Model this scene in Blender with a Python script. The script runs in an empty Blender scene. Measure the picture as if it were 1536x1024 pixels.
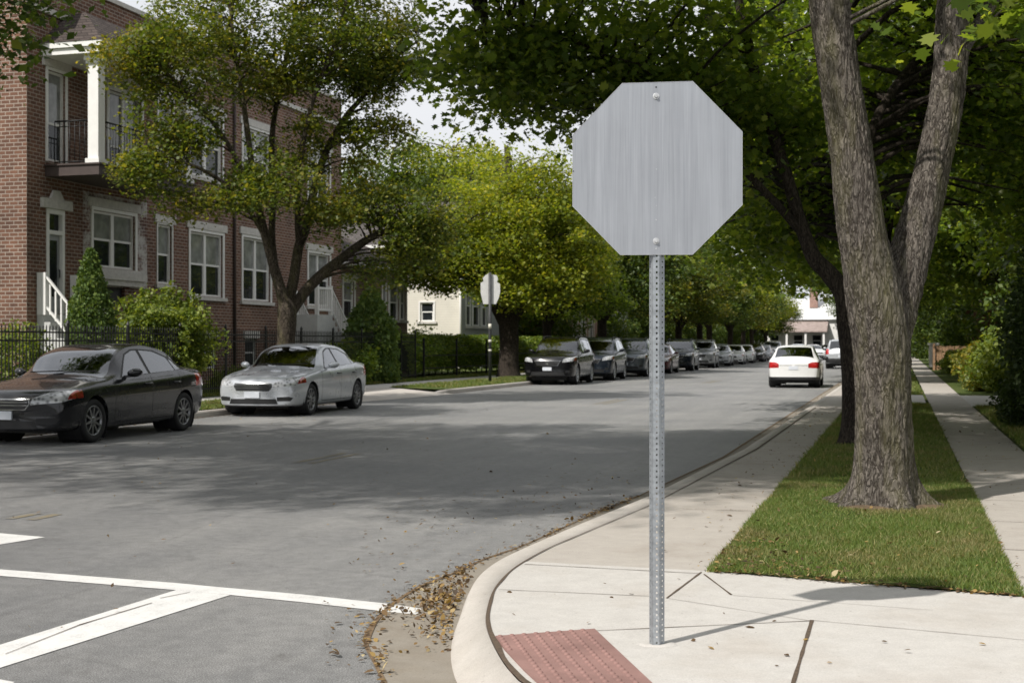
import bpy, bmesh, math, random
import numpy as np
from mathutils import Vector, Matrix, noise
PI = math.pi
SC = bpy.context.scene
COL = SC.collection
rnd = random.Random(7)
# ---------------------------------------------------------------- survey of the place
# x across the street (to the right), y along the street, z up; the eye stands at (0,0,1.52)
FOC = 2000.0; HOR = 516.0; EYE = 1.52
TH = math.atan(584 / FOC)
FW = (-math.sin(TH), math.cos(TH)); RT = (math.cos(TH), math.sin(TH))
def G(px, py, z=0.0):
    d = (EYE - z) * FOC / (py - HOR); l = (px - 768) / FOC * d
    return Vector((d * FW[0] + l * RT[0], d * FW[1] + l * RT[1], z))
def P(px, py, d):
    l = (px - 768) / FOC * d
    return Vector((d * FW[0] + l * RT[0], d * FW[1] + l * RT[1], EYE + (HOR - py) / FOC * d))

# ---------------------------------------------------------------- materials
class NT:
    def __init__(s, name):
        s.m = bpy.data.materials.new(name); s.m.use_nodes = True
        s.t = s.m.node_tree; s.n = s.t.nodes; s.n.clear()
        s.out = s.n.new('ShaderNodeOutputMaterial')
    def add(s, kind, **kw):
        n = s.n.new('ShaderNode' + kind)
        for k, v in kw.items():
            if k.startswith('_'): n.inputs[k[1:].replace('_', ' ')].default_value = v
            else: setattr(n, k, v)
        return n
    def l(s, a, b): s.t.links.new(a, b)
    def bsdf(s, color=None, rough=.6, metal=0., spec=.5):
        b = s.add('BsdfPrincipled'); b.inputs['Roughness'].default_value = rough
        b.inputs['Metallic'].default_value = metal; b.inputs['Specular IOR Level'].default_value = spec
        if color is not None: b.inputs['Base Color'].default_value = (*color, 1)
        s.l(b.outputs[0], s.out.inputs[0]); s.b = b; return b
    def coord(s, scale=(1, 1, 1), kind='Object', rot=(0, 0, 0)):
        tc = s.add('TexCoord'); mp = s.add('Mapping')
        mp.inputs['Scale'].default_value = scale; mp.inputs['Rotation'].default_value = rot
        s.l(tc.outputs[kind], mp.inputs[0]); return mp.outputs[0]
    def noise(s, vec, scale, detail=4., rough=.6):
        n = s.add('TexNoise'); n.inputs['Scale'].default_value = scale; n.inputs['Detail'].default_value = detail
        n.inputs['Roughness'].default_value = rough; s.l(vec, n.inputs['Vector']); return n.outputs['Fac']
    def ramp(s, fac, stops):
        r = s.add('ValToRGB'); e = r.color_ramp.elements
        while len(e) > 1: e.remove(e[0])
        for i, (p, c) in enumerate(stops):
            k = e[0] if i == 0 else e.new(p)
            k.position = p; k.color = (*c, 1) if len(c) == 3 else c
        s.l(fac, r.inputs[0]); return r.outputs[0]
    def mix(s, fac, a, b, mode='MIX'):
        m = s.add('MixRGB'); m.blend_type = mode
        for i, v in ((0, fac), (1, a), (2, b)):
            if isinstance(v, (int, float)): m.inputs[i].default_value = v
            elif isinstance(v, tuple): m.inputs[i].default_value = (*v, 1)
            else: s.l(v, m.inputs[i])
        return m.outputs[0]
    def math(s, op, a, b=0.0):
        m = s.add('Math'); m.operation = op
        for i, v in ((0, a), (1, b)):
            if isinstance(v, (int, float)): m.inputs[i].default_value = v
            else: s.l(v, m.inputs[i])
        return m.outputs[0]
    def bump(s, h, strength=.4, dist=.02):
        b = s.add('Bump'); b.inputs['Strength'].default_value = strength; b.inputs['Distance'].default_value = dist
        s.l(h, b.inputs['Height']); s.l(b.outputs[0], s.b.inputs['Normal'])
    def col(s, sock): s.l(sock, s.b.inputs['Base Color'])

def plain(name, c, rough=.6, metal=0., var=.15, scale=6., spec=.5, bump=0.):
    t = NT(name); t.bsdf(c, rough, metal, spec)
    v = t.coord(); f = t.noise(v, scale)
    t.col(t.ramp(f, [(.25, tuple(x * (1 - var) for x in c)), (.75, tuple(min(1, x * (1 + var)) for x in c))]))
    if bump: t.bump(t.noise(v, scale * 8), bump, .01)
    return t.m

def asphalt_mat():
    t = NT('asphalt'); t.bsdf(None, .58, 0, .45); t.b.inputs['Diffuse Roughness'].default_value = 1.; v = t.coord()
    fine = t.noise(v, 130, 3, .75); mid = t.noise(v, 9, 5); big = t.noise(v, .35, 4)
    streak = t.noise(t.coord((2.2, .12, 1)), 1.2, 5)
    c = t.ramp(fine, [(.34, (.072, .070, .069)), (.5, (.163, .163, .162)), (.66, (.35, .35, .345))])
    c = t.mix(.75, c, t.ramp(mid, [(.3, (.72, .72, .72)), (.7, (1.16, 1.16, 1.15))]), 'MULTIPLY')
    c = t.mix(.8, c, t.ramp(big, [(.3, (.70, .71, .73)), (.7, (1.2, 1.19, 1.16))]), 'MULTIPLY')
    c = t.mix(.7, c, t.ramp(streak, [(.3, (.84, .84, .85)), (.7, (1.14, 1.13, 1.12))]), 'MULTIPLY')
    oil = t.noise(t.coord((1, .5, 1)), 2.3, 6, .75)
    c = t.mix(t.ramp(oil, [(.60, (0, 0, 0)), (.74, (.55, .55, .55))]), c, (.062, .058, .053))
    grit = t.noise(v, 22, 6, .85)
    c = t.mix(.5, c, t.ramp(grit, [(.3, (.72, .72, .72)), (.7, (1.25, 1.25, 1.25))]), 'MULTIPLY')
    vo = t.add('TexVoronoi'); vo.feature = 'DISTANCE_TO_EDGE'; vo.inputs['Scale'].default_value = .3
    nz = t.add('TexNoise'); nz.inputs['Scale'].default_value = 1.6; nz.inputs['Detail'].default_value = 6; t.l(v, nz.inputs['Vector'])
    wv = t.mix(.25, v, nz.outputs['Color'], 'ADD'); t.l(wv, vo.inputs['Vector'])
    cr = t.ramp(vo.outputs['Distance'], [(0.0, (.55, .55, .55)), (.006, (1, 1, 1))])
    c = t.mix(.3, c, cr, 'MULTIPLY')
    t.col(c); t.bump(fine, .55, .006); return t.m

def concrete_mat(name, base=(.47, .45, .42), stain=.5, dirt=(.30, .25, .20), scale=1.):
    t = NT(name); t.bsdf(None, .85, 0, .25); v = t.coord()
    fine = t.noise(v, 150, 3, .7); big = t.noise(v, 1.1 * scale, 6, .65); mid = t.noise(v, 7, 5, .7)
    c = t.ramp(fine, [(.3, tuple(x * .86 for x in base)), (.7, tuple(x * 1.12 for x in base))])
    c = t.mix(t.ramp(big, [(.50, (0, 0, 0)), (.80, (stain, stain, stain))]), c, dirt)
    c = t.mix(.5, c, t.ramp(mid, [(.3, (.84, .83, .82)), (.7, (1.1, 1.1, 1.09))]), 'MULTIPLY')
    sp = t.noise(v, 38, 2, .5)
    c = t.mix(t.ramp(sp, [(.70, (0, 0, 0)), (.76, (.45, .45, .45))]), c, tuple(x * .45 for x in dirt))
    t.col(c); t.bump(fine, .25, .004); return t.m

def brick_mat(name, c1, c2, mortar, bw=.25, bh=.098, ms=.012, painted=None):
    t = NT(name); t.bsdf(None, .88, 0, .25)
    tc = t.add('TexCoord'); geo = t.add('NewGeometry')
    s1 = t.add('SeparateXYZ'); t.l(tc.outputs['Object'], s1.inputs[0])
    s2 = t.add('SeparateXYZ'); t.l(geo.outputs['Normal'], s2.inputs[0])
    face = t.math('GREATER_THAN', t.math('ABSOLUTE', s2.outputs[0]), .6)
    u = t.add('Mix'); u.data_type = 'FLOAT'; t.l(face, u.inputs[0]); t.l(s1.outputs[0], u.inputs[2]); t.l(s1.outputs[1], u.inputs[3])
    cb = t.add('CombineXYZ'); t.l(u.outputs[0], cb.inputs[0]); t.l(s1.outputs[2], cb.inputs[1])
    br = t.add('TexBrick'); br.offset = .5
    br.inputs['Scale'].default_value = 1; br.inputs['Brick Width'].default_value = bw; br.inputs['Row Height'].default_value = bh
    br.inputs['Mortar Size'].default_value = ms; br.inputs['Mortar Smooth'].default_value = .15; br.inputs['Bias'].default_value = -.1
    br.inputs['Color1'].default_value = (*c1, 1); br.inputs['Color2'].default_value = (*c2, 1); br.inputs['Mortar'].default_value = (*mortar, 1)
    t.l(cb.outputs[0], br.inputs['Vector'])
    v = tc.outputs['Object']
    c = t.mix(.7, br.outputs['Color'], t.ramp(t.noise(v, 1.3, 6), [(.3, (.62, .60, .60)), (.72, (1.22, 1.17, 1.12))]), 'MULTIPLY')
    c = t.mix(.35, c, t.ramp(t.noise(v, 30, 3), [(.3, (.75, .75, .75)), (.7, (1.15, 1.15, 1.15))]), 'MULTIPLY')
    if painted:
        nz = t.noise(v, 1.7, 6, .7); nz2 = t.noise(v, 14, 4, .7)
        k = t.math('ADD', nz, t.math('MULTIPLY', nz2, .5))
        c = t.mix(t.ramp(k, [(.68, (1, 1, 1)), (.86, (0, 0, 0))]), c, painted)
    t.col(c); t.bump(t.math('SUBTRACT', 1., br.outputs['Fac']), .6, .012); return t.m

def leaf_mat(name, stops, rough=.5, trans=.35, patch=None, patch_scale=.5):
    t = NT(name)
    geo = t.add('NewGeometry'); r = geo.outputs['Random Per Island']
    c = t.ramp(r, stops)
    if patch:
        v = t.coord(); f = t.ramp(t.noise(v, patch_scale, 3), [(.48, (0, 0, 0)), (.7, (1, 1, 1))])
        c = t.mix(f, c, t.ramp(r, patch))
    b = t.add('BsdfPrincipled'); b.inputs['Roughness'].default_value = rough; b.inputs['Specular IOR Level'].default_value = .35
    t.l(c, b.inputs['Base Color'])
    tr = t.add('BsdfTranslucent'); t.l(t.mix(1., c, (2.3, 2.15, .7), 'MULTIPLY'), tr.inputs[0])
    mx = t.add('MixShader'); mx.inputs[0].default_value = trans
    t.l(b.outputs[0], mx.inputs[1]); t.l(tr.outputs[0], mx.inputs[2]); t.l(mx.outputs[0], t.out.inputs[0])
    return t.m

def bark_mat(name, dark, light, moss=0., scale=1.):
    t = NT(name); t.bsdf(None, .92, 0, .2)
    v = t.coord((1, 1, .28)); nz = t.add('TexNoise'); nz.inputs['Scale'].default_value = 9; nz.inputs['Detail'].default_value = 4; t.l(v, nz.inputs['Vector'])
    w = t.mix(.10, v, nz.outputs['Color'], 'ADD')
    def ridged(sc, k, det): return t.math('MINIMUM', t.math('MULTIPLY', t.math('ABSOLUTE', t.math('SUBTRACT', t.noise(w, sc, det, .55), .5)), k), 1.)
    r1 = ridged(26 * scale, 9., 2); r2 = ridged(52 * scale, 7., 3); g = t.noise(t.coord((1, 1, .5)), 120, 5, .8)
    h = t.math('MULTIPLY', r1, t.math('ADD', t.math('MULTIPLY', r2, .55), .45))
    h2 = t.math('ADD', h, t.math('MULTIPLY', t.math('SUBTRACT', g, .5), .9))
    c = t.ramp(h2, [(.02, dark), (.32, tuple(.58 * q for q in light)), (.8, light), (1., tuple(1.2 * q for q in light))])
    c = t.mix(.6, c, t.ramp(t.noise(t.coord((1, 1, .5)), 3.5, 5), [(.3, (.72, .72, .72)), (.7, (1.2, 1.19, 1.17))]), 'MULTIPLY')
    if moss:
        m = t.noise(t.coord((1.6, 1.6, .35)), 2.3, 5, .7)
        c = t.mix(t.ramp(m, [(.47, (0, 0, 0)), (.66, (moss, moss, moss))]), c, (.16, .155, .055))
    t.col(c); t.bump(h2, .75, .022); return t.m

def paint_mat(name, c, metal=.5, rough=.32):
    t = NT(name); b = t.bsdf(c, rough, metal, .5)
    b.inputs['Coat Weight'].default_value = .7; b.inputs['Coat Roughness'].default_value = .02; b.inputs['Specular IOR Level'].default_value = .3
    v = t.coord(); f = t.noise(v, 900, 2)
    t.col(t.ramp(f, [(.3, tuple(x * .8 for x in c)), (.7, tuple(min(1, x * 1.2) for x in c))]))
    d = t.noise(v, 3., 5)
    t.l(t.ramp(d, [(.3, (rough * .8,) * 3), (.7, (rough * 1.35,) * 3)]), b.inputs['Roughness'])
    return t.m

def glass_mat(name, c=(.012, .015, .016), rough=.02, spec=1., coat=1.):
    t = NT(name); b = t.bsdf(c, rough, 0, spec); b.inputs['Coat Weight'].default_value = coat; b.inputs['Coat Roughness'].default_value = .02
    f = t.noise(t.coord(), 2.4, 2); t.bump(f, .03, .02)
    t.col(t.ramp(f, [(.35, tuple(x * .8 for x in c)), (.7, tuple(x * 1.5 for x in c))])); return t.m

def lamp_mat(name, c, c2):
    t = NT(name); b = t.bsdf(None, .12, .1, .7); b.inputs['Coat Weight'].default_value = 1; b.inputs['Coat Roughness'].default_value = .03
    vo = t.add('TexVoronoi'); vo.inputs['Scale'].default_value = 16; t.l(t.coord(), vo.inputs['Vector'])
    t.col(t.ramp(vo.outputs['Distance'], [(.1, c), (.6, c2)])); return t.m

def siding_mat(name, c, pitch=.13):
    t = NT(name); t.bsdf(None, .6, 0, .3)
    tc = t.add('TexCoord'); s = t.add('SeparateXYZ'); t.l(tc.outputs['Object'], s.inputs[0])
    fr = t.math('FRACT', t.math('DIVIDE', s.outputs[2], pitch))
    c1 = t.ramp(fr, [(.0, tuple(x * .62 for x in c)), (.10, c), (1, c)])
    c1 = t.mix(.5, c1, t.ramp(t.noise(tc.outputs['Object'], 1.5, 4), [(.3, (.86, .86, .86)), (.7, (1.08, 1.08, 1.08))]), 'MULTIPLY')
    t.col(c1); t.bump(fr, .7, .02); return t.m

def shingle_mat(name, c):
    t = NT(name); t.bsdf(None, .9, 0, .2)
    v = t.coord((1, 1, 1)); br = t.add('TexBrick'); br.inputs['Scale'].default_value = 1
    tc = t.add('TexCoord'); s = t.add('SeparateXYZ'); t.l(tc.outputs['Object'], s.inputs[0])
    cb = t.add('CombineXYZ'); t.l(t.math('ADD', s.outputs[0], s.outputs[1]), cb.inputs[0]); t.l(s.outputs[2], cb.inputs[1])
    t.l(cb.outputs[0], br.inputs['Vector']); br.inputs['Brick Width'].default_value = .3; br.inputs['Row Height'].default_value = .1
    br.inputs['Mortar Size'].default_value = .012
    br.inputs['Color1'].default_value = (*tuple(x * .75 for x in c), 1); br.inputs['Color2'].default_value = (*tuple(x * 1.2 for x in c), 1); br.inputs['Mortar'].default_value = (*tuple(x * .35 for x in c), 1)
    t.col(t.mix(.4, br.outputs['Color'], t.ramp(t.noise(v, 40, 3), [(.3, (.6, .6, .6)), (.7, (1.3, 1.3, 1.3))]), 'MULTIPLY')); return t.m

def grass_ground_mat(name, a, b, dry=(.16, .13, .06)):
    t = NT(name); t.bsdf(None, .95, 0, .1); v = t.coord()
    c = t.ramp(t.noise(v, 55, 4, .75), [(.3, tuple(x * .45 for x in a)), (.55, a), (.75, b)])
    c = t.mix(t.ramp(t.noise(v, 1.3, 5), [(.52, (0, 0, 0)), (.75, (.6, .6, .6))]), c, dry)
    t.col(c); t.bump(t.noise(v, 55, 4, .75), .8, .03); return t.m

def alu_mat():
    t = NT('brushed aluminium'); b = t.bsdf(None, .42, .55, .5)
    v = t.coord((1, 1, .012)); f = t.noise(v, 210, 3, .6); g = t.noise(t.coord((1, 1, .06)), 18, 4, .6); k = t.noise(t.coord(), 3, 4)
    c = t.ramp(f, [(.25, (.325, .34, .37)), (.75, (.40, .418, .45))])
    c = t.mix(.8, c, t.ramp(g, [(.3, (.92, .92, .92)), (.7, (1.07, 1.07, 1.07))]), 'MULTIPLY')
    c = t.mix(.5, c, t.ramp(k, [(.3, (.9, .9, .9)), (.7, (1.08, 1.08, 1.08))]), 'MULTIPLY')
    t.col(c); t.l(t.ramp(f, [(.3, (.38,) * 3), (.7, (.55,) * 3)]), b.inputs['Roughness']); t.bump(f, .12, .002); return t.m

def galv_mat(name, c=(.36, .385, .41)):
    t = NT(name); b = t.bsdf(None, .45, .6, .5); v = t.coord()
    vo = t.add('TexVoronoi'); vo.inputs['Scale'].default_value = 70; t.l(v, vo.inputs['Vector'])
    c1 = t.mix(.5, t.ramp(t.noise(v, 25, 4), [(.3, tuple(x * .78 for x in c)), (.7, tuple(x * 1.15 for x in c))]), t.ramp(vo.outputs['Distance'], [(.1, (1.1, 1.1, 1.1)), (.7, (.8, .8, .8))]), 'MULTIPLY')
    t.col(c1); return t.m

def marking_mat(name, c, wear=.5):
    t = NT(name); t.bsdf(None, .75, 0, .3); v = t.coord()
    f = t.noise(v, 90, 4, .8); g = t.noise(v, 5, 5, .7)
    k = t.math('ADD', t.math('MULTIPLY', f, .6), t.math('MULTIPLY', g, .6))
    c1 = t.ramp(k, [(.72 - .3 * wear, tuple(x * 1.05 for x in c)), (.80 - .15 * wear, tuple(x * .85 for x in c)), (.92 - .15 * wear, (.17, .168, .164))])
    t.col(c1); t.bump(f, .3, .004); return t.m

M = {}
M['asphalt'] = asphalt_mat()
M['concrete'] = concrete_mat('concrete', (.475, .457, .432), .55, (.34, .29, .24))
M['kerb'] = concrete_mat('kerb concrete', (.45, .42, .385), .5, (.27, .23, .18))
M['gutter'] = concrete_mat('gutter concrete', (.25, .225, .19), .7, (.15, .115, .075))
M['walk'] = concrete_mat('walk concrete', (.40, .37, .335), .5, (.24, .20, .16))
M['joint'] = plain('joint dirt', (.085, .06, .04), .95, 0, .4, 30)
M['crackdirt'] = plain('crack dirt', (.15, .10, .055), .95, 0, .5, 30)
M['ground'] = grass_ground_mat('ground', (.075, .10, .03), (.12, .15, .05))
M['lawn'] = grass_ground_mat('lawn soil', (.075, .105, .028), (.13, .165, .05), (.22, .18, .085))
M['dirt'] = plain('bare soil', (.12, .085, .055), .95, 0, .4, 14, .2, .5)
M['white_mark'] = marking_mat('white road paint', (.60, .595, .58), .5)
M['yellow_mark'] = marking_mat('faded yellow paint', (.25, .205, .12), 1.7)
M['brick'] = brick_mat('brown brick', (.185, .096, .066), (.110, .060, .045), (.34, .29, .25))
M['brick_paint'] = brick_mat('brick with flaking paint', (.150, .072, .055), (.088, .046, .038), (.34, .30, .265), painted=(.50, .48, .46))
M['brick2'] = brick_mat('buff brown brick', (.22, .15, .12), (.16, .11, .09), (.32, .28, .25))
M['brick3'] = brick_mat('pinkish brick', (.36, .20, .16), (.28, .15, .12), (.42, .36, .32))
M['stone'] = plain('painted stone', (.52, .50, .47), .8, 0, .18, 9, .3, .3)
M['white'] = plain('white trim paint', (.74, .73, .71), .5, 0, .06, 5)
M['offwhite'] = plain('grey white paint', (.52, .52, .51), .55, 0, .1, 5)
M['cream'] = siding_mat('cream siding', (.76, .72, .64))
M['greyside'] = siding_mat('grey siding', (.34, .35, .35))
M['bluegrey'] = siding_mat('pale siding', (.50, .49, .46))
M['shingle'] = shingle_mat('brown shingles', (.075, .060, .054))
M['shingle_grey'] = shingle_mat('grey shingles', (.10, .09, .085))
M['shingle_red'] = shingle_mat('red shingles', (.37, .30, .275))
M['soffit'] = plain('soffit', (.55, .55, .55), .6)
M['slab'] = plain('dark balcony slab', (.055, .038, .034), .7)
M['iron'] = plain('black iron', (.011, .011, .012), .5, .3, .2, 20)
M['pane'] = glass_mat('window glass', (.016, .019, .021), .03, .45, 0.)
M['blind'] = glass_mat('pane with pale blind', (.20, .205, .20), .06, .5, 0.)
M['doorpaint'] = plain('door paint', (.30, .31, .33), .4)
M['wood'] = plain('fence wood', (.25, .15, .085), .85, 0, .35, 9)
M['alu'] = alu_mat(); M['galv'] = galv_mat('galvanised steel'); M['galv_hi'] = galv_mat('bright bolt', (.6, .61, .62))
M['signback'] = plain('pale sign back', (.62, .62, .61), .5, .1, .1, 6)
M['pole'] = plain('weathered dark pole', (.06, .062, .064), .6, .4, .5, 12)
M['sticker'] = plain('pale sticker', (.6, .58, .5), .6)
M['pad'] = plain('red tactile paving', (.245, .145, .128), .8, 0, .22, 5, .3, .3)
M['bark'] = bark_mat('grey brown bark', (.040, .032, .026), (.185, .162, .140), .35)
M['bark_dark'] = bark_mat('dark bark', (.018, .014, .011), (.075, .060, .048))
M['bark_mid'] = bark_mat('brown bark', (.025, .02, .015), (.13, .105, .082), .3)
M['tyre'] = plain('tyre rubber', (.011, .011, .012), .8, 0, .2, 20)
M['rim'] = plain('alloy rim', (.42, .43, .44), .3, .85, .1, 10)
M['rim_dark'] = plain('dark alloy rim', (.22, .225, .23), .32, .85, .1, 10)
M['black'] = plain('black plastic', (.012, .012, .013), .55, 0, .2, 10)
M['chrome'] = plain('chrome', (.30, .305, .31), .2, 1., .1, 5)
def carglass_mat():
    t = NT('car glass'); fr = t.add('Fresnel'); fr.inputs[0].default_value = 1.7
    g = t.add('BsdfGlossy'); g.inputs['Roughness'].default_value = .012; g.inputs['Color'].default_value = (.95, .97, 1, 1)
    tr = t.add('BsdfTransparent'); f = t.noise(t.coord(), 2., 2); t.l(t.ramp(f, [(.3, (.30, .35, .34)), (.7, (.36, .41, .40))]), tr.inputs[0])
    mx = t.add('MixShader'); k = t.math('ADD', t.math('MULTIPLY', fr.outputs[0], 1.6), .03); t.l(k, mx.inputs[0]); t.l(tr.outputs[0], mx.inputs[1]); t.l(g.outputs[0], mx.inputs[2]); t.l(mx.outputs[0], t.out.inputs[0]); return t.m
M['carglass'] = carglass_mat(); M['seatcloth'] = plain('seat cloth', (.045, .045, .048), .9, 0, .25, 25)
M['lamp'] = lamp_mat('headlamp', (.05, .05, .055), (.46, .47, .48))
M['marker'] = lamp_mat('side marker', (.10, .010, .010), (.30, .03, .022))
M['tail'] = lamp_mat('tail lamp', (.22, .008, .010), (.48, .02, .02))
M['plate'] = plain('number plate', (.62, .65, .70), .45, 0, .04, 8)
PAINT = {k: paint_mat(k + ' car paint', *v) for k, v in {
    'charcoal': ((.012, .0125, .015), .25, .25), 'silver': ((.50, .52, .55), .35, .3), 'black': ((.004, .004, .005), .1, .25),
    'navy': ((.014, .020, .030), .35, .28), 'steel': ((.10, .115, .13), .6, .3), 'maroon': ((.07, .012, .013), .4, .3),
    'white': ((.74, .74, .73), 0., .35), 'pewter': ((.24, .25, .26), .4, .3)}.items()}
GREENS = [(0, (.030, .055, .010)), (.35, (.050, .085, .015)), (.7, (.078, .118, .020)), (.93, (.115, .155, .028)), (1, (.17, .18, .04))]
M['leaf_dark'] = leaf_mat('dark maple leaf', [(0, (.055, .095, .018)), (.4, (.098, .150, .028)), (.8, (.155, .21, .040)), (1, (.25, .29, .07))], .38, .56)
M['leaf_mid'] = leaf_mat('mid green leaf', GREENS, .5, .35)
M['leaf_yellow'] = leaf_mat('yellowing leaf', [(0, (.045, .072, .013)), (.45, (.080, .115, .020)), (.8, (.125, .155, .026)), (1, (.22, .20, .04))], .5, .40,
    [(0, (.085, .098, .014)), (.5, (.145, .145, .021)), (.85, (.22, .185, .03)), (1, (.30, .22, .035))], .45)
M['leaf_lime'] = leaf_mat('yellow green leaf', [(0, (.085, .125, .016)), (.5, (.17, .21, .024)), (.85, (.26, .28, .034)), (1, (.36, .32, .055))], .5, .48,
    [(0, (.075, .118, .018)), (1, (.17, .21, .035))], .35)
M['leaf_shrub'] = leaf_mat('shrub leaf', [(0, (.060, .100, .017)), (.5, (.125, .170, .028)), (1, (.23, .27, .055))], .5, .35)
M['leaf_cedar'] = leaf_mat('cedar spray', [(0, (.042, .080, .016)), (.6, (.080, .130, .024)), (1, (.15, .20, .04))], .6, .2)
M['leaf_evergreen'] = leaf_mat('dark evergreen leaf', [(0, (.020, .036, .010)), (.6, (.036, .062, .016)), (1, (.07, .10, .028))], .55, .25)
M['leaf_hedge'] = leaf_mat('hedge leaf', [(0, (.060, .110, .016)), (.6, (.12, .185, .026)), (1, (.24, .28, .045))], .5, .3)
M['leaf_gold'] = leaf_mat('golden shrub leaf', [(0, (.06, .085, .012)), (.6, (.13, .145, .02)), (1, (.28, .22, .03))], .5, .35)
M['leaf_plum'] = leaf_mat('plum leaf', [(0, (.06, .03, .03)), (.6, (.13, .075, .07)), (1, (.26, .17, .15))], .5, .3)
M['blade'] = leaf_mat('grass blade', [(0, (.070, .115, .022)), (.55, (.115, .165, .034)), (.88, (.17, .21, .055)), (.93, (.28, .25, .11)), (1, (.34, .29, .14))], .6, .3,
    [(0, (.10, .12, .035)), (.5, (.17, .16, .06)), (.8, (.27, .22, .11)), (1, (.36, .29, .16))], 1.4)
M['litter'] = leaf_mat('fallen leaf', [(0, (.05, .033, .02)), (.4, (.115, .072, .038)), (.7, (.20, .125, .052)), (.9, (.32, .215, .075)), (1, (.44, .37, .23))], .7, .15)

# ---------------------------------------------------------------- mesh helpers
def base_of(o):                # world place of a (not yet turned) parent: parts are written in world measures
    v = Vector((0, 0, 0))
    while o is not None: v = v + o.location; o = o.parent
    return v
class MB:
    def __init__(s): s.v = []; s.f = []; s.mi = []; s.sm = []
    def face(s, pts, mi=0, smooth=False):
        n = len(s.v); s.v += [tuple(p) for p in pts]; s.f.append(list(range(n, n + len(pts)))); s.mi.append(mi); s.sm.append(smooth)
    def grid(s, rows, mi=0, smooth=True, closed=False):
        n = len(s.v); k = len(rows[0])
        for r in rows: s.v += [tuple(p) for p in r]
        for i in range(len(rows) - 1):
            for j in range(k if closed else k - 1):
                a = n + i * k + j; b = n + i * k + (j + 1) % k
                s.f.append([a, b, b + k, a + k]); s.mi.append(mi); s.sm.append(smooth)
    def box(s, x0, x1, y0, y1, z0, z1, mi=0, bev=0.0):
        c = [(x0, y0, z0), (x1, y0, z0), (x1, y1, z0), (x0, y1, z0), (x0, y0, z1), (x1, y0, z1), (x1, y1, z1), (x0, y1, z1)]
        n = len(s.v); s.v += c
        for q in ((3, 2, 1, 0), (4, 5, 6, 7), (0, 1, 5, 4), (1, 2, 6, 5), (2, 3, 7, 6), (3, 0, 4, 7)):
            s.f.append([n + i for i in q]); s.mi.append(mi); s.sm.append(False)
    def hexa(s, lo, hi, mi=0):     # two quads of 4 points (bottom ccw, top ccw)
        n = len(s.v); s.v += [tuple(p) for p in lo] + [tuple(p) for p in hi]
        for q in ((3, 2, 1, 0), (4, 5, 6, 7), (0, 1, 5, 4), (1, 2, 6, 5), (2, 3, 7, 6), (3, 0, 4, 7)):
            s.f.append([n + i for i in q]); s.mi.append(mi); s.sm.append(False)
    def tube(s, pts, rad, seg=8, mi=0, cap=True, smooth=True):
        pts = [Vector(p) for p in pts]; rows = []
        if not hasattr(rad, '__len__'): rad = [rad] * len(pts)
        up = None
        for i, p in enumerate(pts):
            t = (pts[min(i + 1, len(pts) - 1)] - pts[max(i - 1, 0)])
            t = t.normalized() if t.length > 1e-9 else Vector((0, 0, 1))
            if up is None: up = t.orthogonal().normalized()
            a = up - t * up.dot(t)
            a = a.normalized() if a.length > 1e-6 else t.orthogonal().normalized()
            up = a; b = t.cross(a)
            rows.append([p + (a * math.cos(2 * PI * k / seg) + b * math.sin(2 * PI * k / seg)) * rad[i] for k in range(seg)])
        s.grid(rows, mi, smooth, True)
        if cap: s.face(list(reversed(rows[0])), mi); s.face(rows[-1], mi)
    def lathe(s, prof, seg, axis='x', mi=0, smooth=True, c=(0, 0, 0)):
        rows = []
        for (a, r) in prof:
            row = []
            for k in range(seg):
                q = 2 * PI * k / seg
                if axis == 'x': row.append((c[0] + a, c[1] + r * math.cos(q), c[2] + r * math.sin(q)))
                else: row.append((c[0] + r * math.cos(q), c[1] + r * math.sin(q), c[2] + a))
            rows.append(row)
        s.grid(rows, mi, smooth, True)
    def prism(s, poly, z0, z1, mi=0, mside=None):
        n = len(poly); s.face([(p[0], p[1], z1) for p in poly], mi)
        for i in range(n):
            a, b = poly[i], poly[(i + 1) % n]
            s.face([(a[0], a[1], z0), (b[0], b[1], z0), (b[0], b[1], z1), (a[0], a[1], z1)], mi if mside is None else mside)
    def build(s, name, mats, parent=None, bevel=0., loc=None):
        of = base_of(parent)
        me = bpy.data.meshes.new(name); me.from_pydata([(p[0] - of[0], p[1] - of[1], p[2] - of[2]) for p in s.v], [], s.f)
        for m in (mats if isinstance(mats, (list, tuple)) else [mats]): me.materials.append(m)
        me.polygons.foreach_set('material_index', s.mi); me.polygons.foreach_set('use_smooth', s.sm); me.update()
        bm = bmesh.new(); bm.from_mesh(me); bmesh.ops.remove_doubles(bm, verts=bm.verts, dist=1e-5)
        if s.fixn: bmesh.ops.recalc_face_normals(bm, faces=bm.faces)
        if bevel: bmesh.ops.bevel(bm, geom=[e for e in bm.edges if len(e.link_faces) == 2 and e.calc_face_angle(0) > .6], offset=bevel, segments=2, affect='EDGES', profile=.5)
        bm.to_mesh(me); bm.free()
        o = bpy.data.objects.new(name, me); COL.objects.link(o)
        if parent is not None: o.parent = parent
        if loc is not None: o.location = loc
        return o
    fixn = True

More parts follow.
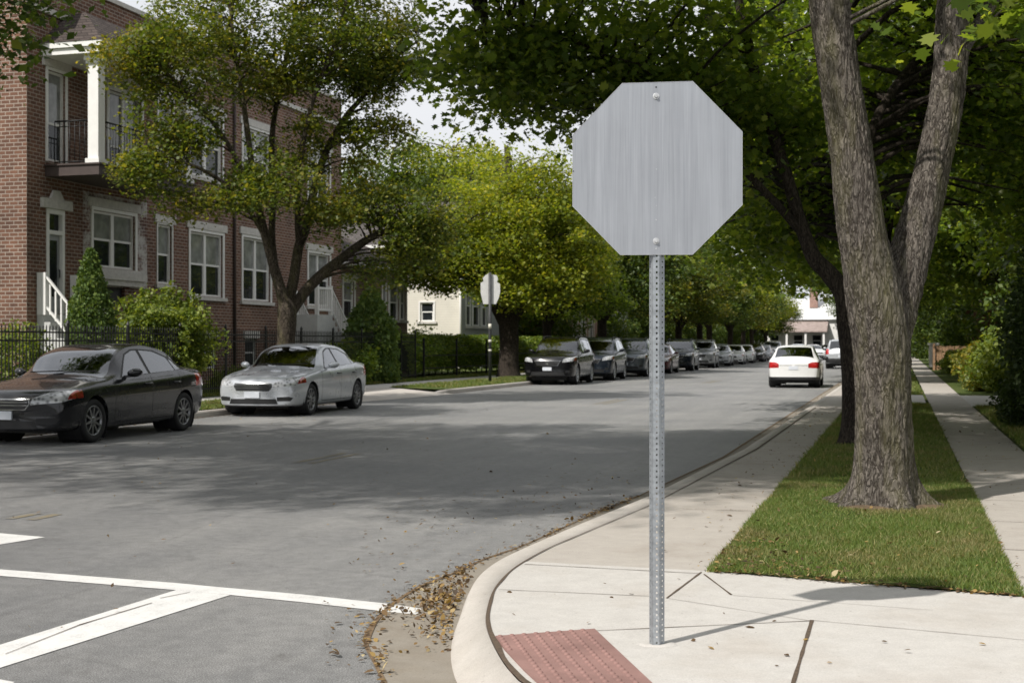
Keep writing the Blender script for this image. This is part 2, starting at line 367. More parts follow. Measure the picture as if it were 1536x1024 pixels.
def tag(o, label=None, cat=None, group=None, kind=None):
    if label: o['label'] = label
    if cat: o['category'] = cat
    if group: o['group'] = group
    if kind: o['kind'] = kind
    return o
def thing(name, label, cat, loc=(0, 0, 0), rz=0., group=None):
    o = bpy.data.objects.new(name, None); COL.objects.link(o); o.location = loc; o.rotation_euler = (0, 0, rz); o.empty_display_size = .2
    return tag(o, label, cat, group)
def struct(o, label=None): return tag(o, label, None, None, 'structure')
def mesh_arrays(name, V, sizes, idx, mat, parent=None, smooth=False, mats=None, mi=None):
    of = base_of(parent); V = np.asarray(V, dtype=np.float64) - np.array([of[0], of[1], of[2]])
    me = bpy.data.meshes.new(name); me.vertices.add(len(V)); me.vertices.foreach_set('co', np.ascontiguousarray(V, dtype=np.float32).ravel())
    me.loops.add(len(idx)); me.loops.foreach_set('vertex_index', np.asarray(idx, dtype=np.int32))
    me.polygons.add(len(sizes)); st = np.concatenate([[0], np.cumsum(sizes)[:-1]]).astype(np.int32)
    me.polygons.foreach_set('loop_start', st)
    me.materials.append(mat); me.update(calc_edges=True); me.validate()
    o = bpy.data.objects.new(name, me); COL.objects.link(o)
    if parent is not None: o.parent = parent
    return o
OVAL = [(0, 0, 0), (.32, .27, .05), (.66, .22, .04), (1, 0, -.06), (.66, -.22, .04), (.32, -.27, .05)]
DIAM = [(0, 0, 0), (.45, .34, .07), (1, 0, -.05), (.45, -.34, .07)]
MAPLE = [(0, 0, 0), (.05, .30, .02), (.22, .22, 0), (.38, .55, .06), (.52, .30, .02), (.74, .42, .03), (.72, .16, 0), (1.02, 0, -.08),
         (.72, -.16, 0), (.74, -.42, .03), (.52, -.30, .02), (.38, -.55, .06), (.22, -.22, 0), (.05, -.30, .02)]
def leaves(name, pos, size, mat, parent=None, shape=DIAM, rng=None, upbias=.7, flat=False, vert=False):
    n = len(pos); nr = rng.normal(size=(n, 3)); nr[:, 2] = np.abs(nr[:, 2]) * (1. if not flat else 8) + upbias
    if vert: nr[:, 2] *= .25
    nr /= np.linalg.norm(nr, axis=1)[:, None]
    t = rng.normal(size=(n, 3)); t[:, 2] -= .4 if not flat else 0
    t -= nr * np.sum(t * nr, axis=1)[:, None]; t /= np.linalg.norm(t, axis=1)[:, None] + 1e-9
    b = np.cross(nr, t); sh = np.array(shape); k = len(sh)
    sz = (size * np.clip(rng.lognormal(-.05, .34, n), .4, 1.9))[:, None, None] if np.isscalar(size) else size[:, None, None]
    V = pos[:, None, :] + sz * (t[:, None, :] * sh[None, :, 0:1] + b[:, None, :] * sh[None, :, 1:2] + nr[:, None, :] * sh[None, :, 2:3])
    return mesh_arrays(name, V.reshape(-1, 3), np.full(n, k), np.arange(n * k), mat, parent)
def smoothpath(pts, rad, sub=5):
    out = []; orad = []; n = len(pts); pts = [Vector(p) for p in pts]
    for i in range(n - 1):
        p0, p1, p2, p3 = pts[max(i - 1, 0)], pts[i], pts[i + 1], pts[min(i + 2, n - 1)]
        for k in range(sub):
            t = k / sub
            out.append(.5 * ((2 * p1) + (p2 - p0) * t + (2 * p0 - 5 * p1 + 4 * p2 - p3) * t * t + (3 * p1 - p0 - 3 * p2 + p3) * t ** 3)); orad.append(rad[i] * (1 - t) + rad[i + 1] * t)
    out.append(pts[-1]); orad.append(rad[-1]); return out, orad
# ---------------------------------------------------------------- the ground
RX = -1.97                     # near kerb line of the street
KS, KN = -13.9, -13.3          # far kerb, before and after the apron
ZW = .13                       # top of pavements
b = MB(); b.face([(-600, -300, -.03), (600, -300, -.03), (600, 900, -.03), (-600, 900, -.03)]); struct(b.build('ground', M['ground']))
b = MB(); b.face([(-14.2, -3, 0), (-1.2, -3, 0), (-1.2, 5.0, 0), (-1.75, 175, 0), (-14.2, 175, 0)])
b.face([(-60, -14, 0), (60, -14, 0), (60, -3, 0), (-60, -3, 0)])
b.face([(-60, -3, 0), (-14.2, -3, 0), (-14.2, 6.0, 0), (-60, 6.0, 0)]); b.face([(-1.2, -3, 0), (60, -3, 0), (60, 3.0, 0), (-1.2, 3.0, 0)])
struct(b.build('road', M['asphalt']))
# the corner kerb, surveyed along its outer edge, its joint and the edge of the gutter pan
outer = [(973.6, 743), (884, 779), (780, 823), (734, 847), (708, 873), (692, 903), (682, 925), (680.6, 948), (687, 974), (702, 1000), (721, 1023)]
inner = [(973.6, 758), (874, 800), (825, 821), (781.6, 845), (757, 865), (741, 886.5), (733, 912.5), (731.8, 935), (741, 961), (760, 994), (783, 1020)]
gut = [(955.7, 745), (890.6, 771), (825.5, 800), (780, 820), (728, 838), (682, 859), (636.7, 877), (604, 895), (581, 912.5), (562, 934), (549, 961), (555, 981), (565, 1000), (576.5, 1023)]
def xy(l, z): return [G(p[0], p[1], z).xy for p in l]
def resample(l, n):
    ps = [Vector((p[0], p[1], 0)) for p in l]; sp, _ = smoothpath(ps, [0] * len(ps), 8)
    d = [0]
    for i in range(1, len(sp)): d.append(d[-1] + (sp[i] - sp[i - 1]).length)
    out = []; j = 0
    for k in range(n):
        q = d[-1] * k / (n - 1)
        while j < len(sp) - 2 and d[j + 1] < q: j += 1
        f = (q - d[j]) / max(1e-9, d[j + 1] - d[j]); out.append(sp[j].lerp(sp[j + 1], f).xy)
    return out
NS = 60
tail_o = [(-1.42, 4.75), (-1.02, 4.30), (-.45, 3.95), (.3, 3.75), (1.5, 3.65), (6, 3.6), (40, 3.6)]
tail_i = [(-1.22, 4.93), (-.86, 4.5), (-.36, 4.17), (.33, 3.97), (1.5, 3.87), (6, 3.82), (40, 3.82)]
head_o = [(RX, 150), (RX, 60), (RX - .02, 30), (RX - .05, 18)]
head_i = [(RX + .17, 150), (RX + .17, 60), (RX + .16, 30), (RX + .13, 18)]
O1 = head_o + [tuple(p) for p in resample(xy(outer, ZW), NS)] + tail_o
I1 = head_i + [tuple(p) for p in resample(xy(inner, ZW), NS)] + tail_i
gp = [tuple(p) for p in resample(xy(gut, .004), NS)]
G1 = [(RX - .38, 150), (RX - .36, 60), (RX - .34, 30), (RX - .32, 18)] + gp + [(-1.9, 4.35), (-1.35, 3.7), (-.6, 3.3), (.3, 3.15), (1.5, 3.1), (6, 3.1), (40, 3.1)]
def ramp_top(i):               # the kerb is lowered towards the crossing
    t = (i - 4 - .62 * NS) / (.25 * NS); t = min(1, max(0, t)); return ZW - (ZW - .03) * t * t * (3 - 2 * t)
b = MB(); rows = []
for i in range(len(O1)):
    o_, i_ = Vector((*O1[i], 0)), Vector((*I1[i], 0)); zt = ramp_top(i); e = (i_ - o_).normalized()
    fo = o_ - e * .022
    rows.append([(fo.x, fo.y, -.02), (fo.x + e.x * .008, fo.y + e.y * .008, max(.01, zt - .035)), ((o_ + e * .008).x, (o_ + e * .008).y, zt - .010), ((o_ + e * .03).x, (o_ + e * .03).y, zt), (i_.x - e.x * .016, i_.y - e.y * .016, min(ZW, zt + .1)), (i_.x - e.x * .006, i_.y - e.y * .006, min(ZW, zt + .1) - .01), (i_.x, i_.y, .07)])
b.grid(rows); struct(b.build('kerb', M['kerb']))
b = MB()
rows = []
for i in range(len(O1)):
    o_, g_ = Vector((*O1[i], 0)), Vector((*G1[i], 0)); e = (o_ - g_)
    rows.append([(g_.x, g_.y, .004), ((g_ + e * .5).x, (g_ + e * .5).y, .003), ((o_ + e.normalized() * .05).x, (o_ + e.normalized() * .05).y, .006)])
b.grid(rows); struct(b.build('gutter', M['gutter']))
b = MB()                       # dirt packed in the joint between gutter pan and asphalt
rows = []
for i in range(0, len(G1) - 5):
    g_ = Vector((*G1[i], 0)); e = (Vector((*O1[i], 0)) - g_).normalized(); w = .018 + .022 * abs(noise.noise((i * .9, 0, 3)))
    rows.append([((g_ - e * w).x, (g_ - e * w).y, .008), ((g_ + e * w).x, (g_ + e * w).y, .008)])
b.grid(rows); struct(b.build('gutter_joint', M['crackdirt']))
# corner pavement + carriage walk: everything inside the kerb joint
GL, GR = -1.13, .56            # lawn strip edges
SR = 1.52                      # right edge of the pavement
lc = G(1050, 856, ZW); rc = G(1536, 895, ZW)
poly = []
k0 = 4
b = MB(); IN = [(p[0] + .0, p[1]) for p in I1]
near = [p for p in IN[k0:]]
# strips from the joint out to x = 14 (convex pieces)
def zin(i): return min(ZW, ramp_top(i) + .1)
rows = []
for i in range(k0, len(IN)):
    rows.append([(IN[i][0], IN[i][1], zin(i)), (max(IN[i][0] + .3, GL) if IN[i][1] > lc.y else 14, IN[i][1], ZW)])
nearrows = [r for r in rows if r[0][1] <= lc.y + .25]
farrows = [r for r in rows if r[0][1] > lc.y - .05]
cor = MB()
pts = [(r[0][0], r[0][1]) for r in nearrows if r[0][0] < 14]
pts = pts + [(14, 3.82), (14, 8.1)]
pts = [(-2.2, lc.y + .1)] + [p for p in pts if p[1] < lc.y + .05]
top = [(GL - .02, lc.y), (GR + .10, lc.y - .33), (14, lc.y - .9)]
full = pts[1:-1] + [(14, lc.y - .9), (GR + .02, lc.y - .33), (GL - .02, lc.y + .02), (pts[1][0] + .02, lc.y + .05)]
cor.face([(p[0], p[1], ZW) for p in full]); struct(cor.build('corner_pavement', M['concrete']))
cw = MB()
cw.face([(RX + .13, 150, ZW - .003), (RX + .13, 30, ZW - .003), (RX + .10, 18, ZW - .003)] + [(p[0], p[1], ZW - .003) for p in IN[4:] if p[1] > lc.y - .25][:] + [(GL - .02, lc.y - .28, ZW - .003), (GL, 150, ZW - .003)])
struct(cw.build('carriage_walk', M['walk']))
sw = MB(); sw.face([(GR + .09, lc.y - .33, ZW), (SR, lc.y - .42, ZW), (SR, 150, ZW), (GR, 150, ZW)]); struct(sw.build('pavement', M['walk']))
# crossing drive of pale concrete
cd = MB(); cd.prism([(GL - .0, 32), (GR + .0, 32), (GR + .0, 38), (GL - .0, 38)], .05, ZW + .004); cd.prism([(SR, 31.5), (7, 31.5), (7, 38), (SR, 38)], .05, ZW + .004)
struct(cd.build('driveway', M['concrete']))
# joints cut in the slabs
def joint(b, a, c, w, z=ZW + .003):
    a = Vector((a[0], a[1], 0)); c = Vector((c[0], c[1], 0)); e = (c - a).normalized(); q = Vector((-e.y, e.x, 0)) * w / 2; n = max(2, int((c - a).length / .12)); rows = []
    for i in range(n + 1):
        p = a.lerp(c, i / n); k = .55 + .9 * abs(noise.noise((p.x * 4, p.y * 4, 1.7))); rows.append([(p.x - q.x * k, p.y - q.y * k, z), (p.x + q.x * k, p.y + q.y * k, z)])
    b.grid(rows, smooth=False)
b = MB()
J = lambda x, y: G(x, y, ZW)
joint(b, J(1052, 858), J(1000, 897), .017); joint(b, J(1056, 861), J(1097, 892), .014); joint(b, J(1218, 930), J(1188, 1030), .022)
joint(b, J(787, 846), J(1050, 860), .012); joint(b, J(748, 884), J(975, 894), .008); joint(b, J(890, 946), J(1216, 931), .010); joint(b, J(1000, 897), J(1216, 931), .005)
joint(b, J(1216, 930), J(1540, 960), .006); joint(b, J(1100, 893), J(1400, 915), .004)
for y in (11.2, 13.6, 16, 18.4, 20.8, 23.2, 26, 29, 40, 46, 52, 58): joint(b, (RX + .2, y), (GL, y + .04), .012)
for y in (9.6, 11.1, 12.6, 14.1, 15.6, 17.1, 18.6, 20.1, 21.6, 23.1, 24.6, 26.1, 27.6, 29.1, 30.6, 40, 42, 44, 46, 48): joint(b, (GR, y), (SR, y + .03), .012)
for i in range(5, 62, 1):
    pass
struct(b.build('pavement_joint', M['joint']))
b = MB(); rows = []            # the open joint behind the kerb
for i in range(2, len(I1) - 4):
    p = Vector((*I1[i], 0)); e = (p - Vector((*O1[i], 0))).normalized(); w = .010 + .016 * max(0, noise.noise((i * .31, 2, 0)) + .35)
    rows.append([((p - e * .012).x, (p - e * .012).y, ZW + .003), ((p + e * w).x, (p + e * w).y, ZW + .004)])
b.grid(rows); struct(b.build('kerb_joint', M['joint']))
# lawn strips on the near side
def lawn(x0, x1, y0, y1, name='lawn', y0b=None, bow=.026, skew=0.):
    b = MB(); rows = []; n = max(2, int((y1 - y0) / 1.))
    for i in range(n + 1):
        r = []
        for j in range(7):
            u = j / 6; yy = (y0 + ((y0b if y0b is not None else y0) - y0) * u); y = yy + (y1 - yy) * i / n
            x = x0 + (x1 + skew * (.5 - i / n) - x0) * u; e = math.sin(PI * u) ** .6 * min(1, i / n * 9)
            r.append((x, y, ZW + .005 + bow * e + .006 * noise.noise((x * 1.5, y * 1.5, 0))))
        rows.append(r)
    b.grid(rows); return struct(b.build(name, M['lawn']))
lawn(GL, .60, lc.y, 32, y0b=lc.y - .33, skew=.09); lawn(GL, GR, 38, 150); lawn(SR, 14, 8, 31.5, bow=.1); lawn(SR, 14, 38, 150, bow=.1)
# the far side of the street: kerbs, verges, pavement, yards
def kerb_strip(pts, inward, ends=(False, False)):
    b = MB(); rows = []
    n = len(pts)
    for i, (x, y, h) in enumerate(pts):
        rows.append([(x, y, -.02), (x - .012, y, h - .03), (x - .035, y, h), (x - .17, y, h), (x - .18, y, -.02)])
    b.grid(rows, smooth=False); struct(b.build('kerb', M['kerb']))
kerb_strip([(KS, -4, .13), (KS, 32.0, .13), (KS + .05, 32.7, .09), (KS + .1, 33.0, .02)], -1)
kerb_strip([(KN - .15, 38.0, .03), (KN - .08, 38.25, .10), (KN, 38.8, .13), (KN, 160, .13)], -1)
b = MB(); b.face([(KS + .3, 32.3, .006), (KN + .22, 38.5, .006), (KN - .35, 38.5, .05), (KS - .35, 32.3, .05)]); b.face([(KS - .35, 32.3, .05), (KN - .35, 38.5, .05), (-15.9, 40.2, ZW), (-15.9, 31.2, ZW)])
struct(b.build('apron', M['kerb']))
b = MB(); b.face([(-15.9, -4, ZW + .002), (-15.9, 160, ZW + .002), (-17.4, 160, ZW + .002), (-17.4, -4, ZW + .002)]); struct(b.build('pavement', M['concrete']))
b = MB()
for y in range(12, 100, 2): joint(b, (-17.4, y), (-15.9, y), .02, ZW + .006)
struct(b.build('pavement_joint', M['joint']))
lawn(-15.9, KS - .17, -4, 31.2, y0b=32.3); lawn(-15.9, KN - .17, 40.2, 150, y0b=38.5)
b = MB(); b.face([(-17.4, -4, .14), (-17.4, 160, .14), (-19, 160, .26), (-19, -4, .26)]); b.face([(-19, -4, .26), (-19, 160, .26), (-60, 160, .3), (-60, -4, .3)]); struct(b.build('yard', M['lawn']))
# painted lines
def stripe(b, pts, z): b.face([G(x, y, z) for x, y in pts])
b = MB(); stripe(b, [(-60, 848.5), (262, 873.5), (330, 880), (450, 890.5), (585, 905), (632, 912), (628, 921), (575, 916), (450, 902), (345, 891.5), (262, 884), (-60, 858)], .004); struct(b.build('crosswalk_line', M['white_mark']))
b = MB(); stripe(b, [(-80, 991), (264, 884.2), (345, 891.7), (-80, 1026)], .0041); struct(b.build('crosswalk_line', M['white_mark']))
b = MB(); stripe(b, [(-60, 796), (0, 799), (68, 805), (0, 816), (-60, 822)], .004); struct(b.build('stop_line', M['white_mark']))
b = MB(); stripe(b, [(-40, 1011), (22, 1022), (-10, 1040), (-60, 1040)], .004); struct(b.build('crosswalk_line', M['white_mark']))
b = MB()
for (ya, yb) in ((9.9, 10.3), (15.6, 17.2), (33, 36), (52, 56)):
    for xx in (-7.5, -7.28): b.face([(xx, ya, .004), (xx + .10, ya, .004), (xx + .10 + (ya - yb) * .001, yb, .004), (xx, yb, .004)])
struct(b.build('centre_line', M['yellow_mark']))
b = MB(); joint(b, G(8, 982, 0), G(120, 938, 0), .009, .0075); joint(b, G(120, 938, 0), G(228, 905, 0), .012, .0075); joint(b, G(240, 898, 0), G(285, 889, 0), .010, .0075); struct(b.build('road_crack', M['joint']))

# tactile pad, one slab with domes
pad = MB()
pl = [G(743, 956, ZW), G(757, 975, ZW), G(786, 1006, ZW), G(812, 1030, ZW), G(982, 1030, ZW), G(892, 945, ZW)]
zt = ZW + .010
pad.prism([(p.x, p.y) for p in pl], .05, zt)
A = Vector(pl[0]); C2 = Vector(pl[5]); D = Vector(pl[4])
ex = (C2 - A).normalized(); ey = (D - C2); ey = ey.normalized()
def inpoly(q, poly):
    c = False; n = len(poly); j = n - 1
    for i in range(n):
        a, d = poly[i], poly[j]
        if (a[1] > q[1]) != (d[1] > q[1]) and q[0] < (d[0] - a[0]) * (q[1] - a[1]) / (d[1] - a[1]) + a[0]: c = not c
        j = i
    return c
for i in range(-14, 22):
    for j in range(-2, 40):
        q = A + ex * (i * .06 + .02) + ey * (j * .056 + .02)
        if all(inpoly((q.x + dx, q.y + dy), pl) for dx, dy in ((.015, 0), (-.015, 0), (0, .015), (0, -.015))):
            rows = [[(q.x + r * math.cos(k * PI / 4), q.y + r * math.sin(k * PI / 4), zt + h) for k in range(8)] for r, h in ((.0135, -.001), (.0115, .005), (.007, .007), (.0005, .0075))]
            pad.grid(rows, 0, True, True)
cr_ = MB(); r9 = random.Random(3)
for (p0, p1, n_) in (((-7.6, 5.8), (-7.2, 34), 60), ((-9.6, 12), (-3.2, 13.4), 18), ((-12.4, 24.5), (-2.6, 23.2), 26)):
    q0 = Vector((*p0, 0)); off = 0.
    for k in range(n_):
        a_ = Vector((p0[0] + (p1[0] - p0[0]) * k / n_, p0[1] + (p1[1] - p0[1]) * k / n_, 0)); off = off * .8 + r9.uniform(-.06, .06); a_ += Vector((off, off * .5, 0))
        if k and r9.random() < .82: joint(cr_, q0, a_, .004 + .004 * r9.random(), .0035)
        q0 = a_
struct(cr_.build('road_crack', plain('dirty crack', (.10, .096, .09), .95, 0, .3, 30)))
o = pad.build('tactile_pad', M['pad']); tag(o, 'dusty red tactile paving pad with raised domes set in the corner pavement', 'tactile paving')
# ---------------------------------------------------------------- cars
def pchip(pts):
    xs = [p[0] for p in pts]; ys = [p[1] for p in pts]; n = len(xs)
    h = [xs[i + 1] - xs[i] for i in range(n - 1)]; dl = [(ys[i + 1] - ys[i]) / h[i] for i in range(n - 1)]
    m = [dl[0]] + [0 if dl[i - 1] * dl[i] <= 0 else 2 * dl[i - 1] * dl[i] / (dl[i - 1] + dl[i]) for i in range(1, n - 1)] + [dl[-1]]
    def f(x):
        if x <= xs[0]: return ys[0]
        if x >= xs[-1]: return ys[-1]
        i = 0
        while xs[i + 1] < x: i += 1
        t = (x - xs[i]) / h[i]
        return (1 + 2 * t) * (1 - t) ** 2 * ys[i] + t * (1 - t) ** 2 * h[i] * m[i] + t * t * (3 - 2 * t) * ys[i + 1] + t * t * (t - 1) * h[i] * m[i + 1]
    return f
AX = {'x': 0, 'y': 1, 'z': 2}
def cut_poly(bm, lay, rid, filt, poly, axes):
    a, c = AX[axes[0]], AX[axes[1]]
    cx = sum(p[0] for p in poly) / len(poly); cy = sum(p[1] for p in poly) / len(poly)
    lo = (min(p[0] for p in poly), min(p[1] for p in poly)); hi = (max(p[0] for p in poly), max(p[1] for p in poly))
    pl = []
    for i in range(len(poly)):
        p, q = poly[i], poly[(i + 1) % len(poly)]; n = (q[1] - p[1], p[0] - q[0])
        if n[0] * (cx - p[0]) + n[1] * (cy - p[1]) > 0: n = (-n[0], -n[1])
        pl.append((p, n))
    def near(f):
        if f[lay] != 0: return False
        vs = f.verts
        if max(v.co[a] for v in vs) < lo[0] or min(v.co[a] for v in vs) > hi[0] or max(v.co[c] for v in vs) < lo[1] or min(v.co[c] for v in vs) > hi[1]: return False
        return filt(f.calc_center_median())
    cand = [f for f in bm.faces if near(f)]
    for (p, n) in pl:
        co = [0, 0, 0]; no = [0, 0, 0]; co[a] = p[0]; co[c] = p[1]; no[a] = n[0]; no[c] = n[1]
        es = set(); vs = set()
        for f in cand: es.update(f.edges); vs.update(f.verts)
        r = bmesh.ops.bisect_plane(bm, geom=cand + list(es) + list(vs), dist=1e-5, plane_co=co, plane_no=no)
        fs = [g for g in r['geom'] if isinstance(g, bmesh.types.BMFace) and g.is_valid]
        cand = [f for f in fs if (f.calc_center_median()[a] - p[0]) * n[0] + (f.calc_center_median()[c] - p[1]) * n[1] <= 1e-6]
    for f in cand: f[lay] = rid
    return cand
def shell(S):
    L = S['L']; top, belt, wid, bot = (pchip(S[k]) for k in ('top', 'belt', 'wid', 'bot')); H = max(p[1] for p in S['top']); rw = S['rw']
    xs = sorted(set([0, .02, .05, .09, .14, .2, .27, .35] + [.35 + (L - .7) * i / 52 for i in range(53)] + [L - .35, L - .27, L - .2, L - .14, L - .09, L - .05, L - .02, L]))
    def half(x, sc=1., cz=None):
        w, bz, tz, b0 = wid(x), belt(x), top(x), bot(x); h = max(.015, tz - bz); g = min(1, max(0, (h - .12) / .30)); g = g * g * (3 - 2 * g)
        def mixp(a, c): return (a[0] + (c[0] - a[0]) * g, a[1] + (c[1] - a[1]) * g)
        fr = min(1., h / max(.05, H - bz)); re = .93 - (.93 - rw) * fr
        crown = S.get('crown', .0)
        p = [(0, b0), (.5 * w, b0), (.86 * w, b0 + .01), (.955 * w, b0 + .06), (.982 * w, b0 + .2), (w, b0 + .62 * (bz - b0)), (.992 * w, bz - .10), (.965 * w, bz - .02),
             mixp((.90 * w, bz + .25 * h), (.935 * w, bz + .02)), mixp((.72 * w, bz + .60 * h), (re * w, tz - .095)), mixp((.58 * w, bz + .80 * h), ((re - .045) * w, tz - .04)),
             mixp((.32 * w, bz + .95 * h), (.62 * re * w, tz - .008)), (0, tz)]
        if sc < 1: p = [(q[0] * sc, cz + (q[1] - cz) * sc) for q in p]
        pts = [Vector((q[0], q[1], 0)) for q in p]; out = []
        n = len(pts)
        for i in range(n - 1):
            p0, p1, p2, p3 = pts[i - 1] if i else Vector((-pts[1].x, pts[1].y, 0)), pts[i], pts[i + 1], pts[i + 2] if i + 2 < n else Vector((-pts[i].x, pts[i].y, 0))
            sub = 4
            for k in range(sub):
                t = k / sub; tn = .55
                m1, m2 = (p2 - p0) * tn * .8, (p3 - p1) * tn * .8
                q = (2 * t ** 3 - 3 * t * t + 1) * p1 + (t ** 3 - 2 * t * t + t) * m1 + (-2 * t ** 3 + 3 * t * t) * p2 + (t ** 3 - t * t) * m2
                out.append((q.x, q.y))
        out.append((0, p[-1][1])); return out
    def ring(x, sc=1., cz=None):
        h = half(x, sc, cz); return [(x, -q[0], q[1]) for q in h[:-1]] + [(x, q[0], q[1]) for q in reversed(h)][:-1]
    rows = []
    c0 = (top(0) + bot(0)) / 2; cL = (top(L) + bot(L)) / 2
    for s_ in (.02, .3, .6, .85): rows.append(ring(0, s_, c0))
    rows += [ring(x, {0: .955, .02: .985}.get(x, 1.) if x < .03 else (.985 if abs(x - (L - .02)) < 1e-9 else (.955 if x == L else 1.)), c0 if x < .03 else cL) for x in xs]
    for s_ in (.85, .6, .3, .02): rows.append(ring(L, s_, cL))
    mb = MB(); mb.grid(rows, 0, True, True); me = bpy.data.meshes.new('tmp'); me.from_pydata(mb.v, [], mb.f)
    bm = bmesh.new(); bm.from_mesh(me); bpy.data.meshes.remove(me)
    bmesh.ops.remove_doubles(bm, verts=bm.verts, dist=2e-4); bmesh.ops.recalc_face_normals(bm, faces=bm.faces)
    return bm, top, belt, wid
def warp(S, v):
    x, y, z = v; L = S['L']; w = .9; q = min(1.2, abs(y) / w)
    if x < 1.0: x += S['bow'] * (1 - max(0, x)) ** 1.6 * q ** 2.6
    if x > L - 1.0: x -= S['bowr'] * (1 - max(0, L - x)) ** 1.6 * q ** 2.6
    zb = S['zb']
    if z > zb - .03:
        k = min(1, (z - zb + .03) / .12)
        x += k * .15 * q * q * math.exp(-((x - S['wx']) / .45) ** 2) - k * .12 * q * q * math.exp(-((x - S['rx']) / .4) ** 2)
    return (x, y, z)
def car_proto(S, name, label, cat, paint, rim, group):
    bm, top, belt, wid = shell(S); L = S['L']; lay = bm.faces.layers.int.new('rid'); fa, ra, R, AR = S['fa'], S['ra'], S['R'], S['R'] + .048
    names = {}
    def reg(nm, mat, filt, poly, axes, par=None):
        rid = len(names) + 1; names[rid] = (nm, mat, par); cut_poly(bm, lay, rid, filt, poly, axes); return rid
    def regf(nm, mat, filt):
        rid = len(names) + 1; names[rid] = (nm, mat, None)
        for f in bm.faces:
            if f[lay] == 0 and filt(f.calc_center_median()): f[lay] = rid
        return rid
    BZ = belt
    for s in (-1, 1):
        side = lambda c, s=s: c.y * s > .35 and c.z > BZ(c.x) - .04 and abs(c.y) > .5 * wid(c.x)
        for poly in S['win']: reg('side_window', 'carglass', side, poly, 'xz')
        reg('window_trim', S['trim'], side, S['wtrim'], 'xz') if S.get('wtrim') else None
    # windscreen and rear glass: cut in plan, bounded by the roof's edge
    up = lambda c: c.z > BZ(c.x) + .03
    reg('windscreen', 'carglass', lambda c: up(c), S['ws'], 'xy'); reg('rear_window', 'carglass', lambda c: up(c), S['rg'], 'xy')
    front = lambda c: c.x < .62; rear = lambda c: c.x > L - .55
    for s in (-1, 1):
        fs = lambda c, s=s: c.x < S.get('hx', .72) and c.y * s > .2
        m = lambda P_: [(p[0] * s, p[1]) for p in P_]
        reg('side_marker', 'marker', fs, m(S['mk']), 'yz'); reg('headlight', 'lamp', fs, m(S['hl']), 'yz')
        reg('fog_lamp', 'black', fs, m(S['fog']), 'yz')
        reg('tail_light', 'tail', lambda c, s=s: c.x > L - S.get('tx', .5) and c.y * s > .2, m(S['tl']), 'yz')
    nose = lambda c: c.x < .3
    if S.get('bars'):
        for pz in S['bars']: reg('grille_bar', 'chrome', nose, pz, 'yz')
    reg('grille', 'black', nose, S['gr'], 'yz')
    if S.get('grt'): reg('grille_surround', 'chrome', nose, S['grt'], 'yz')
    reg('air_intake', 'black', nose, S['intake'], 'yz')
    if S.get('rb'): reg('rear_bumper', 'black', lambda c: c.x > L - .5, S['rb'], 'yz')
    # shut lines, doors, bonnet
    g = .007
    for s in (-1, 1):
        sd = lambda c, s=s: c.y * s > .45
        z0, z1 = S['bot'][2][1] + .09, S['zb'] + .12
        d1, d2, d3 = S['doors']
        for (xa, xb) in ((d1, d2), (d2, d3)):
            for (u, v) in ((xa, xb),):
                rid = len(names) + 1; names[rid] = ('door', 'PAINT', None)
                cut_poly(bm, lay, rid, lambda c, s=s: c.y * s > .45 and c.z < BZ(c.x) + .01, [(u + g, z0 + g), (v - g, z0 + g), (v - g, z1), (u + g, z1)], 'xz')
    # circles of the arches before the seams are read as black
    for xa in (fa, ra):
        for s in (-1, 1):
            rid = 99; cand = None
            for f in bm.faces:
                if f[lay] > 0 and names.get(f[lay], ('',))[0] == 'door': pass
            poly = [(xa + AR * math.cos(2 * PI * k / 22), R + AR * math.sin(2 * PI * k / 22)) for k in range(22)]
            # arch may cut doors too: free those faces first
            for f in bm.faces:
                if names.get(f[lay], ('',))[0] == 'door':
                    c = f.calc_center_median()
                    if (c.x - xa) ** 2 + (c.z - R) ** 2 < (AR + .06) ** 2 and c.y * s > 0: f[lay] = 0
            dead = cut_poly(bm, lay, rid, lambda c, s=s: c.y * s > .45, poly, 'xz')
    bmesh.ops.delete(bm, geom=[f for f in bm.faces if f[lay] == 99], context='FACES')
    names[98] = ('shut_line', 'black', None)
    for s in (-1, 1):
        for xd in S['doors']:
            cut_poly(bm, lay, 98, lambda c, s=s: c.y * s > .45 and c.z < BZ(c.x) + .01, [(xd - g, z0), (xd + g, z0), (xd + g, z1), (xd - g, z1)], 'xz')
        cut_poly(bm, lay, 98, lambda c, s=s: c.y * s > .45 and c.z < BZ(c.x) + .01, [(d1, z0 - g), (d3, z0 - g), (d3, z0 + g), (d1, z0 + g)], 'xz')
    if S.get('tailgate'):
        for pz in S['tailgate']: cut_poly(bm, lay, 98, lambda c: c.x > L - .9, pz, 'yz')
    hb = S['hood']
    names[97] = ('bonnet', 'PAINT', None)
    cut_poly(bm, lay, 97, lambda c: c.z > BZ(c.x) - .01 and c.x > .1, hb, 'xy')
    hb2 = [(p[0] + (.012 if p[0] > .8 else -.014), p[1] * 1.018) for p in hb]
    cut_poly(bm, lay, 98, lambda c: c.z > BZ(c.x) - .02 and c.x > .08, hb2, 'xy')
    for v in bm.verts: v.co = warp(S, v.co)
    for v in bm.verts:                         # to the thing's own axes: nose towards -y
        v.co = Vector((v.co.y, v.co.x - L / 2, v.co.z))
    root = thing(name, label, cat, group=group)
    ids = {}
    for f in bm.faces: ids.setdefault(f[lay], []).append(f)
